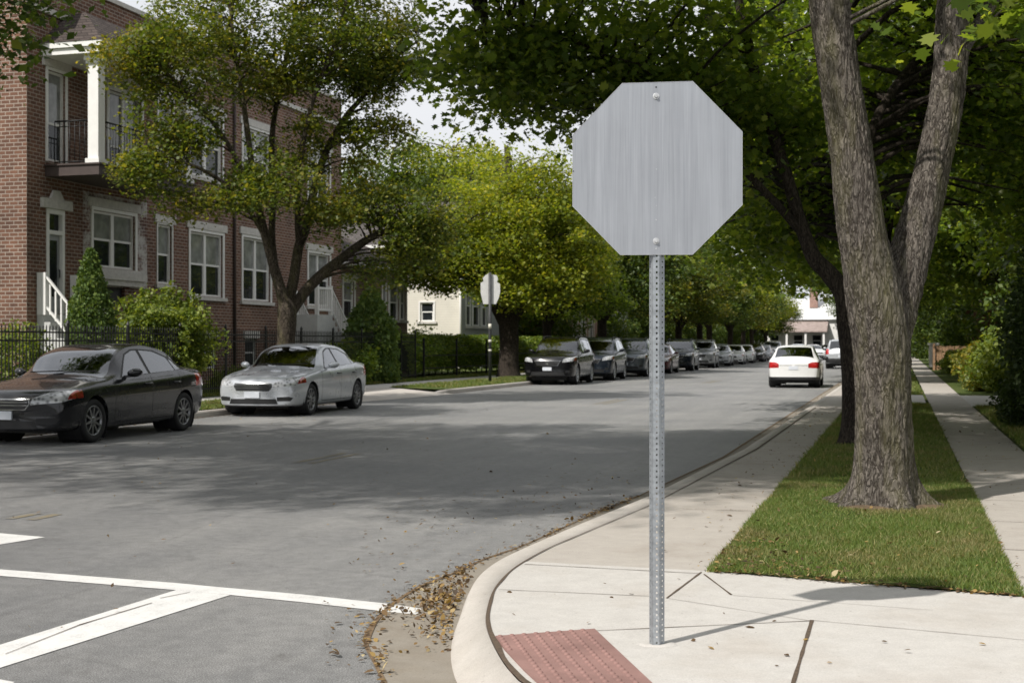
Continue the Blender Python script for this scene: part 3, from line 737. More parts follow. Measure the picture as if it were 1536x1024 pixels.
    def extract(fs, nm, mat, nfirst=None):
        vmap = {}; vs = []; F = []
        for f in fs:
            r = []
            for v in f.verts:
                if v.index not in vmap: vmap[v.index] = len(vs); vs.append(v.co.copy())
                r.append(vmap[v.index])
            F.append(r[::-1])
        me = bpy.data.meshes.new(nm); me.from_pydata(vs, [], F); me.materials.append(mat)
        me.polygons.foreach_set('use_smooth', [True] * len(F))
        if nfirst is not None: me.materials.append(M['black']); me.polygons.foreach_set('material_index', [0 if i < nfirst else 1 for i in range(len(F))])
        me.update(); o = bpy.data.objects.new(nm, me); COL.objects.link(o); o.parent = root; return o
    bm.verts.index_update(); bm.normal_update()
    body = extract(ids[0] + ids.get(98, []), 'body', paint, len(ids[0])); made = {}
    for rid, fs in ids.items():
        if rid in (0, 98): continue
        nm, mat, par = names[rid]
        groups = [fs]
        made.setdefault(nm, []).append(extract(fs, nm, paint if mat == 'PAINT' else M[mat]))
    bm.free()
    Y = lambda x: x - L / 2
    wq = lambda x: S['bow'] * (1 - min(1, x)) ** 1.6
    # wheels, wells, floor
    mb = MB(); mb.box(-.62, .62, Y(.35), Y(L - .35), .17, .34)
    for xa in (fa, ra):
        for s in (-1, 1):
            rows = []
            for (xx) in (.48, .60, .87):
                rows.append([(s * xx, Y(xa) + AR * 1.02 * math.cos(k * PI / 12) , R + AR * 1.02 * math.sin(k * PI / 12)) for k in range(-3, 16)])
            mb.grid(rows); mb.face([(s * .48, Y(xa) + AR * math.cos(k * PI / 8), R + AR * math.sin(k * PI / 8)) for k in range(16)])
    mb.build('wheel_well', M['black'], root)
    tw = .21
    for xa in (fa, ra):
        for s in (-1, 1):
            o_ = S['track']
            mb = MB(); x1 = s * o_; x0 = s * (o_ - tw)
            pr = [(x0, R * .66), (x0, R * .93), (x0 + s * .02, R * .985), (x0 + s * .05, R), (x1 - s * .05, R), (x1 - s * .02, R * .985), (x1, R * .93), (x1 - s * .004, R * .72), (x1 - s * .02, R * .68), (x1 - s * .09, R * .67)]
            mb.lathe(pr, 36, 'x', c=(0, Y(xa), R)); w_ = mb.build('wheel', M['tyre'], root)
            mb = MB(); mb.lathe([(x1 - s * .075, .001), (x1 - s * .075, R * .68)], 30, 'x', 1, c=(0, Y(xa), R))
            mb.lathe([(x1 - s * .02, R * .70), (x1 - s * .008, R * .68), (x1 - s * .012, R * .635), (x1 - s * .05, R * .62)], 30, 'x', 0, c=(0, Y(xa), R))
            mb.lathe([(x1 - s * .06, .065), (x1 - s * .022, .06), (x1 - s * .016, .035), (x1 - s * .016, .001)], 16, 'x', 0, c=(0, Y(xa), R))
            ns = S['spokes']
            for k in range(ns):
                q = 2 * PI * k / ns + .2; e1 = Vector((0, math.cos(q), math.sin(q))); e2 = Vector((0, -math.sin(q), math.cos(q))); cc = Vector((0, Y(xa), R))
                def pt(r, w, xo): return [cc + e1 * r - e2 * w + Vector((xo - s * .03, 0, 0)), cc + e1 * r + e2 * w + Vector((xo - s * .03, 0, 0)), cc + e1 * r + e2 * w * .8 + Vector((xo, 0, 0)), cc + e1 * r - e2 * w * .8 + Vector((xo, 0, 0))]
                mb.hexa(pt(.05, .024, x1 - s * .022), pt(R * .65, .017, x1 - s * .014))
            mb.build('rim', [rim, M['black']], w_)
    # mirrors, handles, plates, badge
    for s in (-1, 1):
        mx, mz, my = S['mir']; mb = MB(); rows = []
        for i in range(9):
            t = i / 8; ww = math.sin(PI * min(1, max(.0, t * .92 + .05))) ** .5
            rows.append([(s * (my + .21 * t), Y(mx) + .045 * t + (.075 * ww) * math.cos(2 * PI * k / 14), mz + .02 * t + (.068 * ww) * math.sin(2 * PI * k / 14)) for k in range(14)])
        mb.grid(rows, 0, True, True); mb.face(rows[0]); mb.face(rows[-1])
        mb.hexa([(s * (my - .06), Y(mx) - .03, mz - .07), (s * (my - .06), Y(mx) + .05, mz - .07), (s * (my + .06), Y(mx) + .04, mz - .055), (s * (my + .06), Y(mx) - .02, mz - .055)], [(s * (my - .06), Y(mx) - .03, mz - .03), (s * (my - .06), Y(mx) + .05, mz - .03), (s * (my + .06), Y(mx) + .04, mz - .02), (s * (my + .06), Y(mx) - .02, mz - .02)])
        mb.build('wing_mirror', M['black'] if S.get('bmir') else paint, root)
        for xh in S['hand']:
            mb = MB(); yy = wid(xh) * .992
            mb.tube([(s * (yy - .01), Y(xh), S['hz']), (s * (yy + .035), Y(xh + .02), S['hz']), (s * (yy + .035), Y(xh + .17), S['hz'] + .004), (s * (yy - .01), Y(xh + .19), S['hz'] + .004)], .014, 8); mb.build('door_handle', M[S.get('hmat', 'chrome')] if S.get('hmat') else paint, root)
    px_, pz_ = S['plate']; mb = MB(); mb.box(-.16, .16, Y(px_) - .012, Y(px_) + .03, pz_ - .06, pz_ + .06); mb.build('number_plate', M['plate'], root)
    px_, pz_ = S['rplate']; mb = MB(); mb.box(-.16, .16, Y(px_) - .03, Y(px_) + .012, pz_ - .06, pz_ + .06); mb.build('number_plate', M['plate'], root)
    bx, bz = S['badge']; mb = MB()
    rows = [[(r * 1.15 * math.cos(2 * PI * k / 20), Y(bx) - h, bz + r * math.sin(2 * PI * k / 20)) for k in range(20)] for r, h in ((.060, -.01), (.060, .012), (.048, .014), (.048, .006))]
    mb.grid(rows, 0, True, True)
    mb.box(-.034, -.018, Y(bx) - .014, Y(bx) + .01, bz - .035, bz + .035); mb.box(.018, .034, Y(bx) - .014, Y(bx) + .01, bz - .035, bz + .035); mb.box(-.018, .018, Y(bx) - .013, Y(bx) + .01, bz - .007, bz + .007)
    mb.build('badge', M['chrome'], root)
    if S.get('rails'):
        for s in (-1, 1):
            mb = MB(); q = S['rails']; mb.tube([(s * q[2], Y(q[0]), q[3] - .05), (s * q[2], Y(q[0] + .08), q[3] + .02), (s * q[2], Y(q[0] + .9), q[3] + .05), (s * q[2], Y(q[1] - .1), q[3] + .0), (s * q[2], Y(q[1]), q[3] - .08)], .018, 8); mb.build('roof_rail', M['chrome'] if S['rails'][4] else M['black'], root)
    for (sx, sy) in ((-.36, S['sf']), (.36, S['sf']), (-.36, S['sr']), (.36, S['sr'])):
        mb = MB(); zb_ = S['sz']; yy = Y(sy); w_ = .24
        rows = [[(sx + w_ * q * math.cos(k * PI / 8), yy + dy + .06 * q * math.sin(k * PI / 8) * 1.1, zb_ + z) for k in range(16)] for q, dy, z in ((.95, -.02, -.05), (1.02, 0, .15), (.98, .05, .40), (.80, .09, .55), (.35, .10, .60), (.33, .105, .65), (.52, .10, .67), (.54, .105, .80), (.40, .11, .84), (.02, .11, .85))]
        mb.grid(rows, 0, True, True); mb.build('seat', M['seatcloth'], root)
    mb = MB(); yy = Y(S['wx'] + .12); zd = top(S['wx']) - .06; mb.hexa([(-.7, yy, zd - .2), (.7, yy, zd - .2), (.7, yy + .45, zd - .25), (-.7, yy + .45, zd - .25)], [(-.68, yy + .02, zd), (.68, yy + .02, zd), (.7, yy + .42, zd + .01), (-.7, yy + .42, zd + .01)]); mb.build('dashboard', M['black'], root)
    # wipers
    for (xa, xb) in ((-.45, .08), (.12, .62)):
        mb = MB(); zz = top(S['wx'] + .05); mb.tube([(xa, Y(S['wx'] + .02), zz + .02), (xb, Y(S['wx'] + .07), zz + .035)], .010, 6); mb.build('wiper', M['black'], root)
    return root
PAINTED = ('body', 'door', 'bonnet', 'wing_mirror')
def car_copy(src, loc, rz, label, group, paint=None):
    r = src.copy(); COL.objects.link(r); r.location = loc; r.rotation_euler = (0, 0, rz); r['label'] = label; r['group'] = group
    for ch in list(src.children):
        c = ch.copy(); COL.objects.link(c); c.parent = r
        if paint and c.name.split('.')[0] in PAINTED and c.material_slots[0].material in PAINT.values():
            c.material_slots[0].link = 'OBJECT'; c.material_slots[0].material = paint
        for gc in ch.children:
            d = gc.copy(); COL.objects.link(d); d.parent = c
    return r
def quad(y0, y1, z0, z1, t=0.): return [(y0, z0), (y1, z0), (y1 - t, z1), (y0 + t, z1)]
SEDAN = dict(sf=2.5, sr=3.35, sz=.52, L=4.65, rw=.665, bow=.30, bowr=.20, zb=.93, wx=1.32, rx=4.0, fa=.95, ra=3.68, R=.325, track=.885, spokes=10, trim='black',
    top=[(0, .645), (.05, .725), (.2, .80), (.7, .885), (1.2, .957), (1.32, .985), (1.62, 1.16), (2.0, 1.36), (2.35, 1.445), (2.75, 1.465), (3.2, 1.425), (3.6, 1.31), (4.0, 1.145), (4.12, 1.10), (4.5, 1.07), (4.65, .95)],
    belt=[(0, .60), (.05, .675), (.2, .745), (.7, .82), (1.3, .885), (2.4, .925), (3.5, .965), (4.1, .995), (4.5, .985), (4.65, .88)],
    wid=[(0, .80), (.3, .875), (.9, .905), (2.3, .91), (3.6, .905), (4.3, .87), (4.65, .79)], bot=[(0, .22), (.3, .2), (1, .19), (3.7, .19), (4.3, .24), (4.65, .33)],
    win=[[(1.78, .955), (2.58, .985), (2.55, 1.345), (2.42, 1.345), (2.18, 1.28)], [(2.66, .99), (3.46, 1.02), (3.40, 1.22), (3.05, 1.325), (2.64, 1.35)], [(3.50, 1.022), (3.83, 1.05), (3.70, 1.11), (3.46, 1.20)]],
    wtrim=[(1.70, .935), (3.93, 1.04), (3.72, 1.14), (3.45, 1.24), (3.08, 1.35), (2.62, 1.372), (2.40, 1.368), (2.15, 1.295)],
    ws=[(1.36, -.74), (1.36, .74), (2.10, .55), (2.10, -.55)], rg=[(3.42, -.50), (4.02, -.66), (4.02, .66), (3.42, .50)],
    hl=[(.42, .585), (.80, .62), (.92, .70), (.92, .80), (.62, .765), (.44, .68)], mk=[(.83, .655), (.95, .69), (.95, .80), (.84, .785)], hx=.60,
    fog=[(.50, .315), (.74, .315), (.78, .38), (.72, .405), (.50, .395)], tl=[(.52, .80), (.95, .74), (.95, .96), (.60, .95)],
    gr=[(-.40, .60), (-.34, .525), (.34, .525), (.40, .60), (.385, .66), (-.385, .66)], bars=[[(-.385, .575), (.385, .575), (.39, .587), (-.39, .587)], [(-.38, .618), (.38, .618), (.375, .630), (-.375, .630)]], grt=[(-.415, .603), (-.35, .513), (.35, .513), (.415, .603), (.40, .675), (-.40, .675)],
    intake=quad(-.52, .52, .255, .36, .04), doors=(1.50, 2.60, 3.52), hood=[(.33, -.62), (.33, .62), (1.30, .70), (1.30, -.70)], mir=(1.86, 1.00, .90), hand=(2.36, 3.28), hz=.83,
    plate=(-.01, .44), rplate=(4.65, .62), badge=(.03, .605))
SUV = dict(sf=2.5, sr=3.3, sz=.72, L=4.6, rw=.74, bow=.24, bowr=.16, zb=1.10, wx=1.45, rx=4.3, fa=.93, ra=3.62, R=.365, track=.905, spokes=6, trim='black',
    top=[(0, .86), (.05, .955), (.18, 1.03), (.6, 1.085), (1.2, 1.135), (1.45, 1.17), (1.7, 1.35), (2.05, 1.60), (2.4, 1.705), (2.85, 1.74), (3.6, 1.72), (4.1, 1.65), (4.32, 1.43), (4.48, 1.18), (4.56, 1.0), (4.6, .88)],
    belt=[(0, .80), (.05, .89), (.18, .965), (.6, 1.01), (1.3, 1.045), (2.4, 1.08), (3.6, 1.11), (4.3, 1.11), (4.5, 1.02), (4.56, .94), (4.6, .82)],
    wid=[(0, .86), (.3, .915), (.9, .935), (2.3, .935), (3.6, .93), (4.3, .90), (4.6, .84)], bot=[(0, .30), (.3, .26), (1, .25), (3.6, .25), (4.2, .29), (4.6, .40)],
    win=[[(1.92, 1.115), (2.55, 1.13), (2.53, 1.61), (2.42, 1.61), (2.20, 1.49)], [(2.63, 1.135), (3.42, 1.155), (3.40, 1.60), (2.61, 1.615)], [(3.48, 1.16), (4.14, 1.19), (3.98, 1.53), (3.47, 1.59)]],
    wtrim=[(1.82, 1.095), (4.22, 1.175), (4.02, 1.555), (3.45, 1.62), (2.58, 1.64), (2.38, 1.635), (2.16, 1.51)],
    ws=[(1.50, -.76), (1.50, .76), (2.16, .62), (2.16, -.62)], rg=[(4.13, -.60), (4.47, -.66), (4.47, .66), (4.13, .60)],
    hl=[(.53, .80), (.86, .84), (.96, .89), (.96, 1.0), (.66, .965), (.55, .90)], mk=[(.88, .85), (.99, .88), (.99, .995), (.89, .98)], hx=.56,
    fog=[(.62, .44), (.76, .44), (.78, .52), (.64, .53)], tl=[(.68, .86), (.99, .84), (.99, 1.22), (.70, 1.16)], tx=.45,
    gr=[(-.36, .70), (.36, .70), (.45, .855), (-.45, .855)], grt=[(-.38, .685), (.38, .685), (.485, .868), (-.485, .868)], bars=[[(-.42, .79), (.42, .79), (.425, .803), (-.425, .803)]],
    intake=quad(-.62, .62, .35, .47, .05), doors=(1.55, 2.58, 3.45), hood=[(.22, -.66), (.22, .66), (1.40, .74), (1.40, -.74)], mir=(1.95, 1.19, .93), hand=(2.34, 3.22), hz=.99,
    plate=(-.01, .575), rplate=(4.60, .74), badge=(.008, .79), rb=quad(-.9, .9, .38, .60), rails=(2.1, 3.95, .60, 1.70, 0), tailgate=[[(-.70, .61), (.70, .61), (.70, .622), (-.70, .622)]])
HATCH = dict(sf=2.35, sr=3.15, sz=.55, L=4.3, rw=.70, bow=.28, bowr=.20, zb=.93, wx=1.25, rx=3.98, fa=.9, ra=3.5, R=.325, track=.865, spokes=8, trim='black', bmir=True,
    top=[(0, .60), (.06, .70), (.25, .80), (.7, .90), (1.15, .97), (1.25, 1.0), (1.55, 1.18), (1.9, 1.37), (2.25, 1.46), (2.7, 1.485), (3.2, 1.465), (3.5, 1.41), (3.8, 1.22), (4.02, 1.07), (4.16, 1.02), (4.26, .95), (4.3, .85)],
    belt=[(0, .56), (.06, .66), (.25, .75), (.7, .83), (1.25, .90), (2.4, .94), (3.4, .97), (4.0, .985), (4.2, .93), (4.3, .78)],
    wid=[(0, .80), (.3, .865), (.9, .885), (2.3, .89), (3.5, .885), (4.05, .865), (4.3, .81)], bot=[(0, .22), (.3, .2), (1, .19), (3.5, .19), (4.0, .22), (4.3, .27)],
    win=[[(1.70, .97), (2.42, .99), (2.40, 1.365), (2.25, 1.365), (2.0, 1.28)], [(2.50, .995), (3.25, 1.02), (3.22, 1.33), (2.48, 1.37)], [(3.30, 1.025), (3.66, 1.05), (3.50, 1.22), (3.29, 1.30)]],
    wtrim=[(1.60, .95), (3.76, 1.04), (3.52, 1.25), (3.25, 1.355), (2.46, 1.395), (2.22, 1.388), (1.96, 1.30)],
    ws=[(1.30, -.72), (1.30, .72), (2.0, .56), (2.0, -.56)], rg=[(3.46, -.56), (3.98, -.68), (3.98, .68), (3.46, .56)],
    hl=[(.44, .60), (.80, .64), (.92, .72), (.92, .79), (.62, .76), (.46, .68)], mk=[(.76, .63), (.95, .68), (.95, .81), (.78, .79)],
    fog=[(.52, .30), (.74, .30), (.76, .38), (.54, .38)], tl=[(.50, .70), (.95, .68), (.95, .90), (.62, .90), (.50, .84)], tx=.45,
    gr=[(-.38, .585), (-.36, .53), (.36, .53), (.38, .585), (.37, .65), (-.37, .65)], intake=quad(-.5, .5, .25, .36, .04), doors=(1.42, 2.46, 3.30), hood=[(.33, -.60), (.33, .60), (1.22, .70), (1.22, -.70)],
    mir=(1.78, 1.0, .885), hand=(2.22, 3.06), hz=.85, plate=(-.01, .44), rplate=(4.30, .70), badge=(.03, .60), rb=quad(-.9, .9, .2, .385),
    tailgate=[[(-.50, .775), (-.05, .775), (-.05, .79), (-.50, .79)], [(.05, .775), (.50, .775), (.50, .79), (.05, .79)]])
PARK = 'cars parked along the far kerb'
cars_built = []
sedan = car_proto(SEDAN, 'parked_car', 'charcoal saloon car nearest the camera, cut by the left edge of the photo', 'car', PAINT['charcoal'], M['rim_dark'], PARK)
suv = car_proto(SUV, 'parked_car', 'black SUV heading the long parked row, beside the pale sign', 'car', PAINT['black'], M['rim'], PARK)
hatch = car_proto(HATCH, 'moving_car', 'white car driving away in the lane near the tree, red tail lamps', 'car', PAINT['white'], M['rim'], 'cars driving up the street')
sedan.location = (-12.93, 19.36, 0); sedan.rotation_euler = (0, 0, math.radians(2)); sedan.scale = (1.05, 1.05, 1.05)
suv.location = (-12.68, 50.2, 0); suv.rotation_euler = (0, 0, math.radians(2)); suv.scale = (1.06, 1.06, 1.05)
hatch.location = (-3.62, 49.1, 0); hatch.rotation_euler = (0, 0, PI + math.radians(1))
R_ = math.radians
car_copy(sedan, (-13.12, 27.6, 0), R_(3), 'silver saloon car parked behind the charcoal one, in front of the forked tree', PARK, PAINT['silver'])
car_copy(suv, (-12.5, 56.0, 0), R_(3), 'dark navy SUV parked right behind the black SUV', PARK, PAINT['navy'])
car_copy(suv, (-12.45, 63.2, 0), R_(3), 'steel grey SUV third in the long row, just left of the sign post', PARK, PAINT['steel'])
car_copy(sedan, (-12.4, 70.0, 0), R_(2), 'dark red saloon mostly hidden behind the sign post', PARK, PAINT['maroon'])
car_copy(suv, (-12.35, 77.0, 0), R_(3), 'dark SUV in the row, first one right of the sign post', PARK, PAINT['navy'])
car_copy(suv, (-12.35, 86.0, 0), R_(3), 'grey SUV in the row between the dark SUV and the pale saloons', PARK, PAINT['pewter'])
car_copy(sedan, (-12.3, 94.0, 0), R_(3), 'silver saloon in the row behind the grey SUV right of the post', PARK, PAINT['silver'])
car_copy(hatch, (-12.2, 101.5, 0), R_(3), 'first of two white hatchbacks far along the row, nearer the sign post', PARK, PAINT['white'])
car_copy(hatch, (-12.2, 108.5, 0), R_(3), 'second of two white hatchbacks far along the row, farther from the post', PARK, PAINT['white'])
car_copy(sedan, (-12.2, 116.5, 0), R_(2), 'dark saloon far along the row behind the white hatchbacks', PARK, PAINT['charcoal'])
car_copy(hatch, (-12.2, 124.0, 0), R_(2), 'silver hatchback near the far end of the row left of the white car', PARK, PAINT['silver'])
car_copy(suv, (-12.1, 132.5, 0), R_(2), 'pale grey SUV at the far end of the row, showing above its neighbours', PARK, PAINT['silver'])
FAR = 'tiny cars at the far end of the street'
car_copy(suv, (-3.55, 86.5, 0), PI, 'silver SUV driving away, half hidden behind the dark tree trunk', 'cars driving up the street', PAINT['silver'])
car_copy(sedan, (-10.3, 141, 0), R_(8), 'tiny silver car just above the roof of the white car', FAR, PAINT['silver'])
car_copy(hatch, (-9.0, 146, 0), R_(20), 'tiny white car beyond the right shoulder of the white car', FAR, PAINT['white'])
car_copy(sedan, (-7.2, 150, 0), R_(30), 'tiny dark blue car between the white car and the silver SUV', FAR, PAINT['navy'])
# ---------------------------------------------------------------- buildings
def wall_grid(b, fixed, at, u0, u1, z0, z1, holes, depth, mi=0, mrev=0):
    """wall in the plane fixed=at ('x' faces +x, 'y' faces -y) with openings; reveals go back by depth"""
    us = sorted(set([u0, u1] + [h[0] for h in holes] + [h[1] for h in holes])); zs = sorted(set([z0, z1] + [h[2] for h in holes] + [h[3] for h in holes]))
    def pt(u, z, dd=0): return (at - dd, u, z) if fixed == 'x' else (u, at + dd, z)
    for i in range(len(us) - 1):
        for j in range(len(zs) - 1):
            cu, cz = (us[i] + us[i + 1]) / 2, (zs[j] + zs[j + 1]) / 2
            if any(h[0] < cu < h[1] and h[2] < cz < h[3] for h in holes): continue
            b.face([pt(us[i], zs[j]), pt(us[i + 1], zs[j]), pt(us[i + 1], zs[j + 1]), pt(us[i], zs[j + 1])], mi)
    for (a, c, d, e) in [h[:4] for h in holes]:
        for q in (((a, d), (a, e)), ((a, e), (c, e)), ((c, e), (c, d)), ((c, d), (a, d))):
            b.face([pt(*q[0]), pt(*q[1]), pt(*q[1], depth), pt(*q[0], depth)], mrev)
def window(parent, fixed, at, u0, u1, z0, z1, n=1, blind=.5, rec=.12, mat='white', sill=True, head=True, case=.0, name='window', split=.5):
    """frame, sashes and sill of one window; panes are a sub-part"""
    def bx(m, a, c, d0, d1, z0_, z1_, mi=0):
        if fixed == 'x': m.box(at + d0, at + d1, a, c, z0_, z1_, mi)
        else: m.box(a, c, at - d1, at - d0, z0_, z1_, mi)
    f = MB(); fw = .065; e = .002
    bx(f, u0 + e, u0 + fw, -rec, -rec + .07, z0 + e, z1 - e); bx(f, u1 - fw, u1 - e, -rec, -rec + .07, z0 + e, z1 - e); bx(f, u0 + fw, u1 - fw, -rec, -rec + .07, z1 - fw, z1 - e); bx(f, u0 + fw, u1 - fw, -rec, -rec + .07, z0 + e, z0 + fw)
    w = (u1 - u0 - 2 * fw) / n
    for i in range(1, n): bx(f, u0 + fw + w * i - .07, u0 + fw + w * i + .07, -rec, -rec + .06, z0 + fw, z1 - fw)
    zm = z0 + (z1 - z0) * split
    for i in range(n):
        a, c = u0 + fw + w * i + (.07 if i else 0), u0 + fw + w * (i + 1) - (.07 if i < n - 1 else 0)
        bx(f, a, c, -rec + .005, -rec + .05, zm - .03, zm + .03)
        bx(f, a, a + .035, -rec + .004, -rec + .045, z0 + fw, zm - .03); bx(f, c - .035, c, -rec + .004, -rec + .045, z0 + fw, zm - .03)
    if case:
        bx(f, u0 - case, u0 - .003, -.02, .035, z0 - .02, z1 + case); bx(f, u1 + .003, u1 + case, -.02, .035, z0 - .02, z1 + case); bx(f, u0 - .003, u1 + .003, -.02, .032, z1 + .003, z1 + case)
    o = f.build(name, M[mat], parent)
    p = MB()
    for i in range(n):
        a, c = u0 + fw + w * i + (.07 if i else 0), u0 + fw + w * (i + 1) - (.07 if i < n - 1 else 0)
        for (za, zb, mi) in ((z0 + fw, zm - .03, 0), (zm + .03, z1 - fw, 1)):
            if blind < .5: mi = 0
            if fixed == 'x': p.face([(at - rec + .012, a, za), (at - rec + .012, c, za), (at - rec + .012, c, zb), (at - rec + .012, a, zb)], mi)
            else: p.face([(a, at + rec - .012, za), (c, at + rec - .012, za), (c, at + rec - .012, zb), (a, at + rec - .012, zb)], mi)
    p.build('pane', [M['pane'], M['blind']], o)
    if sill:
        s = MB(); bx(s, u0 - .10 - case, u1 + .10 + case, -rec + .003, .09, z0 - .13, z0 - .021 if case else z0 - .001); s.build('sill', M['stone'], o)
    if head:
        s = MB(); bx(s, u0 - .14 - case, u1 + .14 + case, -.02, .06, z1 + case + .002, z1 + case + .24); s.build('lintel', M['stone'], o)
    return o
BX = -21.0; B0, B1, BT = 28.61, 48.13, 10.95
apt = thing('brick_house', 'brown brick apartment house with white windows and a roofed balcony, left', 'building', (-29, 38, .2))
H = dict(door=(29.40, 30.16, 2.30, 5.0), w1=(31.45, 33.5, 3.62, 5.15), w2=(34.70, 35.50, 3.3, 5.05), w3=(36.58, 38.62, 3.02, 5.0), w4=(40.0, 42.0, 2.98, 5.08), w5=(45.1, 47.0, 2.95, 4.9),
         b0=(32.0, 33.0, 2.62, 3.10), b1=(37.4, 38.2, .75, 1.72), b2=(40.2, 41.0, .75, 1.72), b3=(43.2, 43.9, .75, 1.6), u1=(29.45, 30.2, 6.22, 8.55), u2=(32.2, 33.82, 6.26, 8.55), u3=(34.75, 35.55, 6.85, 8.7), u4=(36.6, 38.6, 6.75, 8.75), u5=(40.0, 42.0, 6.75, 8.75), u6=(45.1, 47.0, 6.75, 8.75))
b = MB(); wall_grid(b, 'x', BX, B0, B1, .1, BT, list(H.values()), .14)
b.face([(BX, B0, .1), (BX, B0, BT), (-38, B0, BT), (-38, B0, .1)]); b.face([(BX, B1, .1), (-38, B1, .1), (-38, B1, BT), (BX, B1, BT)]); b.face([(-38, B0, .1), (-38, B0, BT), (-38, B1, BT), (-38, B1, .1)])
b.face([(BX, B0, BT - .35), (-38, B0, BT - .35), (-38, B1, BT - .35), (BX, B1, BT - .35)])
b.build('wall', M['brick'], apt)
b = MB(); b.box(-38.1, BX + .07, B0 - .07, B0 + .25, BT + .002, BT + .13); b.box(BX - .25, BX + .07, B0 + .25, B1 + .07, BT + .002, BT + .13); b.box(BX + .003, BX + .10, B0 + .0, B1, BT - 1.0, BT - .85); b.build('coping', M['stone'], apt)
# painted brick round the first pair of windows, a thin skin of flaking paint
b = MB(); wall_grid(b, 'x', BX + .006, 31.0, 34.15, 3.1, 5.62, [(31.449, 33.501, 3.15, 5.151)], .004); b.build('flaking_paint', M['brick_paint'], apt)
for k, n in (('w1', 2), ('w3', 2), ('w4', 2), ('w5', 2), ('w2', 1)):
    h = H[k]; window(apt, 'x', BX, *h, n=n, case=.10 if n == 2 else .05, head=True)
for k, n in (('u3', 1), ('u4', 2), ('u5', 2), ('u6', 2)): window(apt, 'x', BX, *H[k], n=n, case=.08)
for k in ('b1', 'b2', 'b3'): window(apt, 'x', BX, *H[k], n=1, blind=0, sill=False, mat='offwhite', split=.5)
window(apt, 'x', BX, *H['u2'], n=2, case=.12, sill=False, split=.33)
window(apt, 'x', BX, *H['u1'], n=1, case=.08, sill=False, split=.42)
# ledge and vent below the first pair
b = MB(); b.box(BX + .01, BX + .20, 31.2, 33.85, 3.30, 3.48); b.box(BX + .01, BX + .14, 31.3, 33.75, 3.14, 3.30); b.build('ledge', M['stone'], apt)
b = MB(); b.face([(BX - .1, 32.0, 2.62), (BX - .1, 33, 2.62), (BX - .1, 33, 3.10), (BX - .1, 32, 3.10)]); b.build('vent', M['black'], apt)
# front door with transom
h = H['door']; b = MB(); e = .003
b.box(BX - .13, BX + .03, h[0] + e, h[0] + .10, h[2] + e, h[3] - e); b.box(BX - .13, BX + .03, h[1] - .10, h[1] - e, h[2] + e, h[3] - e); b.box(BX - .13, BX + .028, h[0] + .10, h[1] - .10, h[3] - .12, h[3] - e); b.box(BX - .13, BX + .028, h[0] + .10, h[1] - .10, 4.35, 4.45)
dr = b.build('door_frame', M['white'], apt)
b = MB(); b.box(BX - .13, BX - .07, h[0] + .10, h[1] - .10, h[2] + .01, 4.35, 0); b.face([(BX - .066, h[0] + .2, 2.75), (BX - .066, h[1] - .2, 2.75), (BX - .066, h[1] - .2, 4.2), (BX - .066, h[0] + .2, 4.2)], 1); b.face([(BX - .1, h[0] + .10, 4.45), (BX - .1, h[1] - .10, 4.45), (BX - .1, h[1] - .10, 4.88), (BX - .1, h[0] + .10, 4.88)], 1)
dd = b.build('door', [M['doorpaint'], M['pane']], apt)
b = MB(); b.tube([(BX - .05, h[1] - .16, 3.25), (BX - .02, h[1] - .16, 3.25), (BX - .02, h[1] - .16, 3.45), (BX - .05, h[1] - .16, 3.45)], .015, 6); b.build('handle', M['iron'], dd)
b = MB(); b.box(BX + .003, BX + .10, h[0] - .25, h[1] + .25, h[3] + .003, h[3] + .25); b.hexa([(BX + .003, h[0] + .1, h[3] + .25), (BX + .09, h[0] + .1, h[3] + .25), (BX + .09, h[1] - .1, h[3] + .25), (BX + .003, h[1] - .1, h[3] + .25)], [(BX + .003, h[0] + .25, h[3] + .48), (BX + .07, h[0] + .25, h[3] + .48), (BX + .07, h[1] - .25, h[3] + .48), (BX + .003, h[1] - .25, h[3] + .48)]); b.build('door_head', M['stone'], dr)
h = H['u1']; b = MB(); b.hexa([(BX + .065, h[0] - .1, h[3] + .33), (BX + .1, h[0] - .1, h[3] + .33), (BX + .1, h[1] + .1, h[3] + .33), (BX + .065, h[1] + .1, h[3] + .33)], [(BX + .065, h[0] + .2, h[3] + .5), (BX + .1, h[0] + .2, h[3] + .5), (BX + .1, h[1] - .2, h[3] + .5), (BX + .065, h[1] - .2, h[3] + .5)]); b.build('door_head', M['stone'], apt)
# balcony: slab, post, railing, hipped roof
YA, YB, XO = 29.35, 34.1, -19.42
b = MB(); b.box(BX + .003, XO, YA, YB, 5.80, 6.06); b.box(BX + .003, XO + .04, YA - .04, YB + .04, 6.06, 6.10); bal = b.build('balcony', M['slab'], apt)
for (x0, x1, y0, y1) in ((XO - .36, XO - .06, YA + .06, YA + .36), (XO - .36, XO - .06, YB - .36, YB - .06)):
    b = MB(); b.box(x0, x1, y0, y1, 6.22, 8.62); b.box(x0 - .05, x1 + .05, y0 - .05, y1 + .05, 6.102, 6.22); b.box(x0 - .04, x1 + .04, y0 - .04, y1 + .04, 8.62, 8.70); b.box(x0 - .07, x1 + .07, y0 - .07, y1 + .07, 8.70, 8.84); b.build('column', M['white'], bal)
b = MB()
def rail(b, p, q, z0, z1, step, r=.011, top=.022):
    p, q = Vector((*p, 0)), Vector((*q, 0)); n = int((q - p).length / step)
    b.tube([(p.x, p.y, z1), (q.x, q.y, z1)], top, 6); b.tube([(p.x, p.y, z0 + .08), (q.x, q.y, z0 + .08)], .015, 6); b.tube([(p.x, p.y, z1 - .14), (q.x, q.y, z1 - .14)], .012, 6)
    for i in range(n + 1):
        s = p.lerp(q, i / n); b.tube([(s.x, s.y, z0), (s.x, s.y, z1)], r, 5)
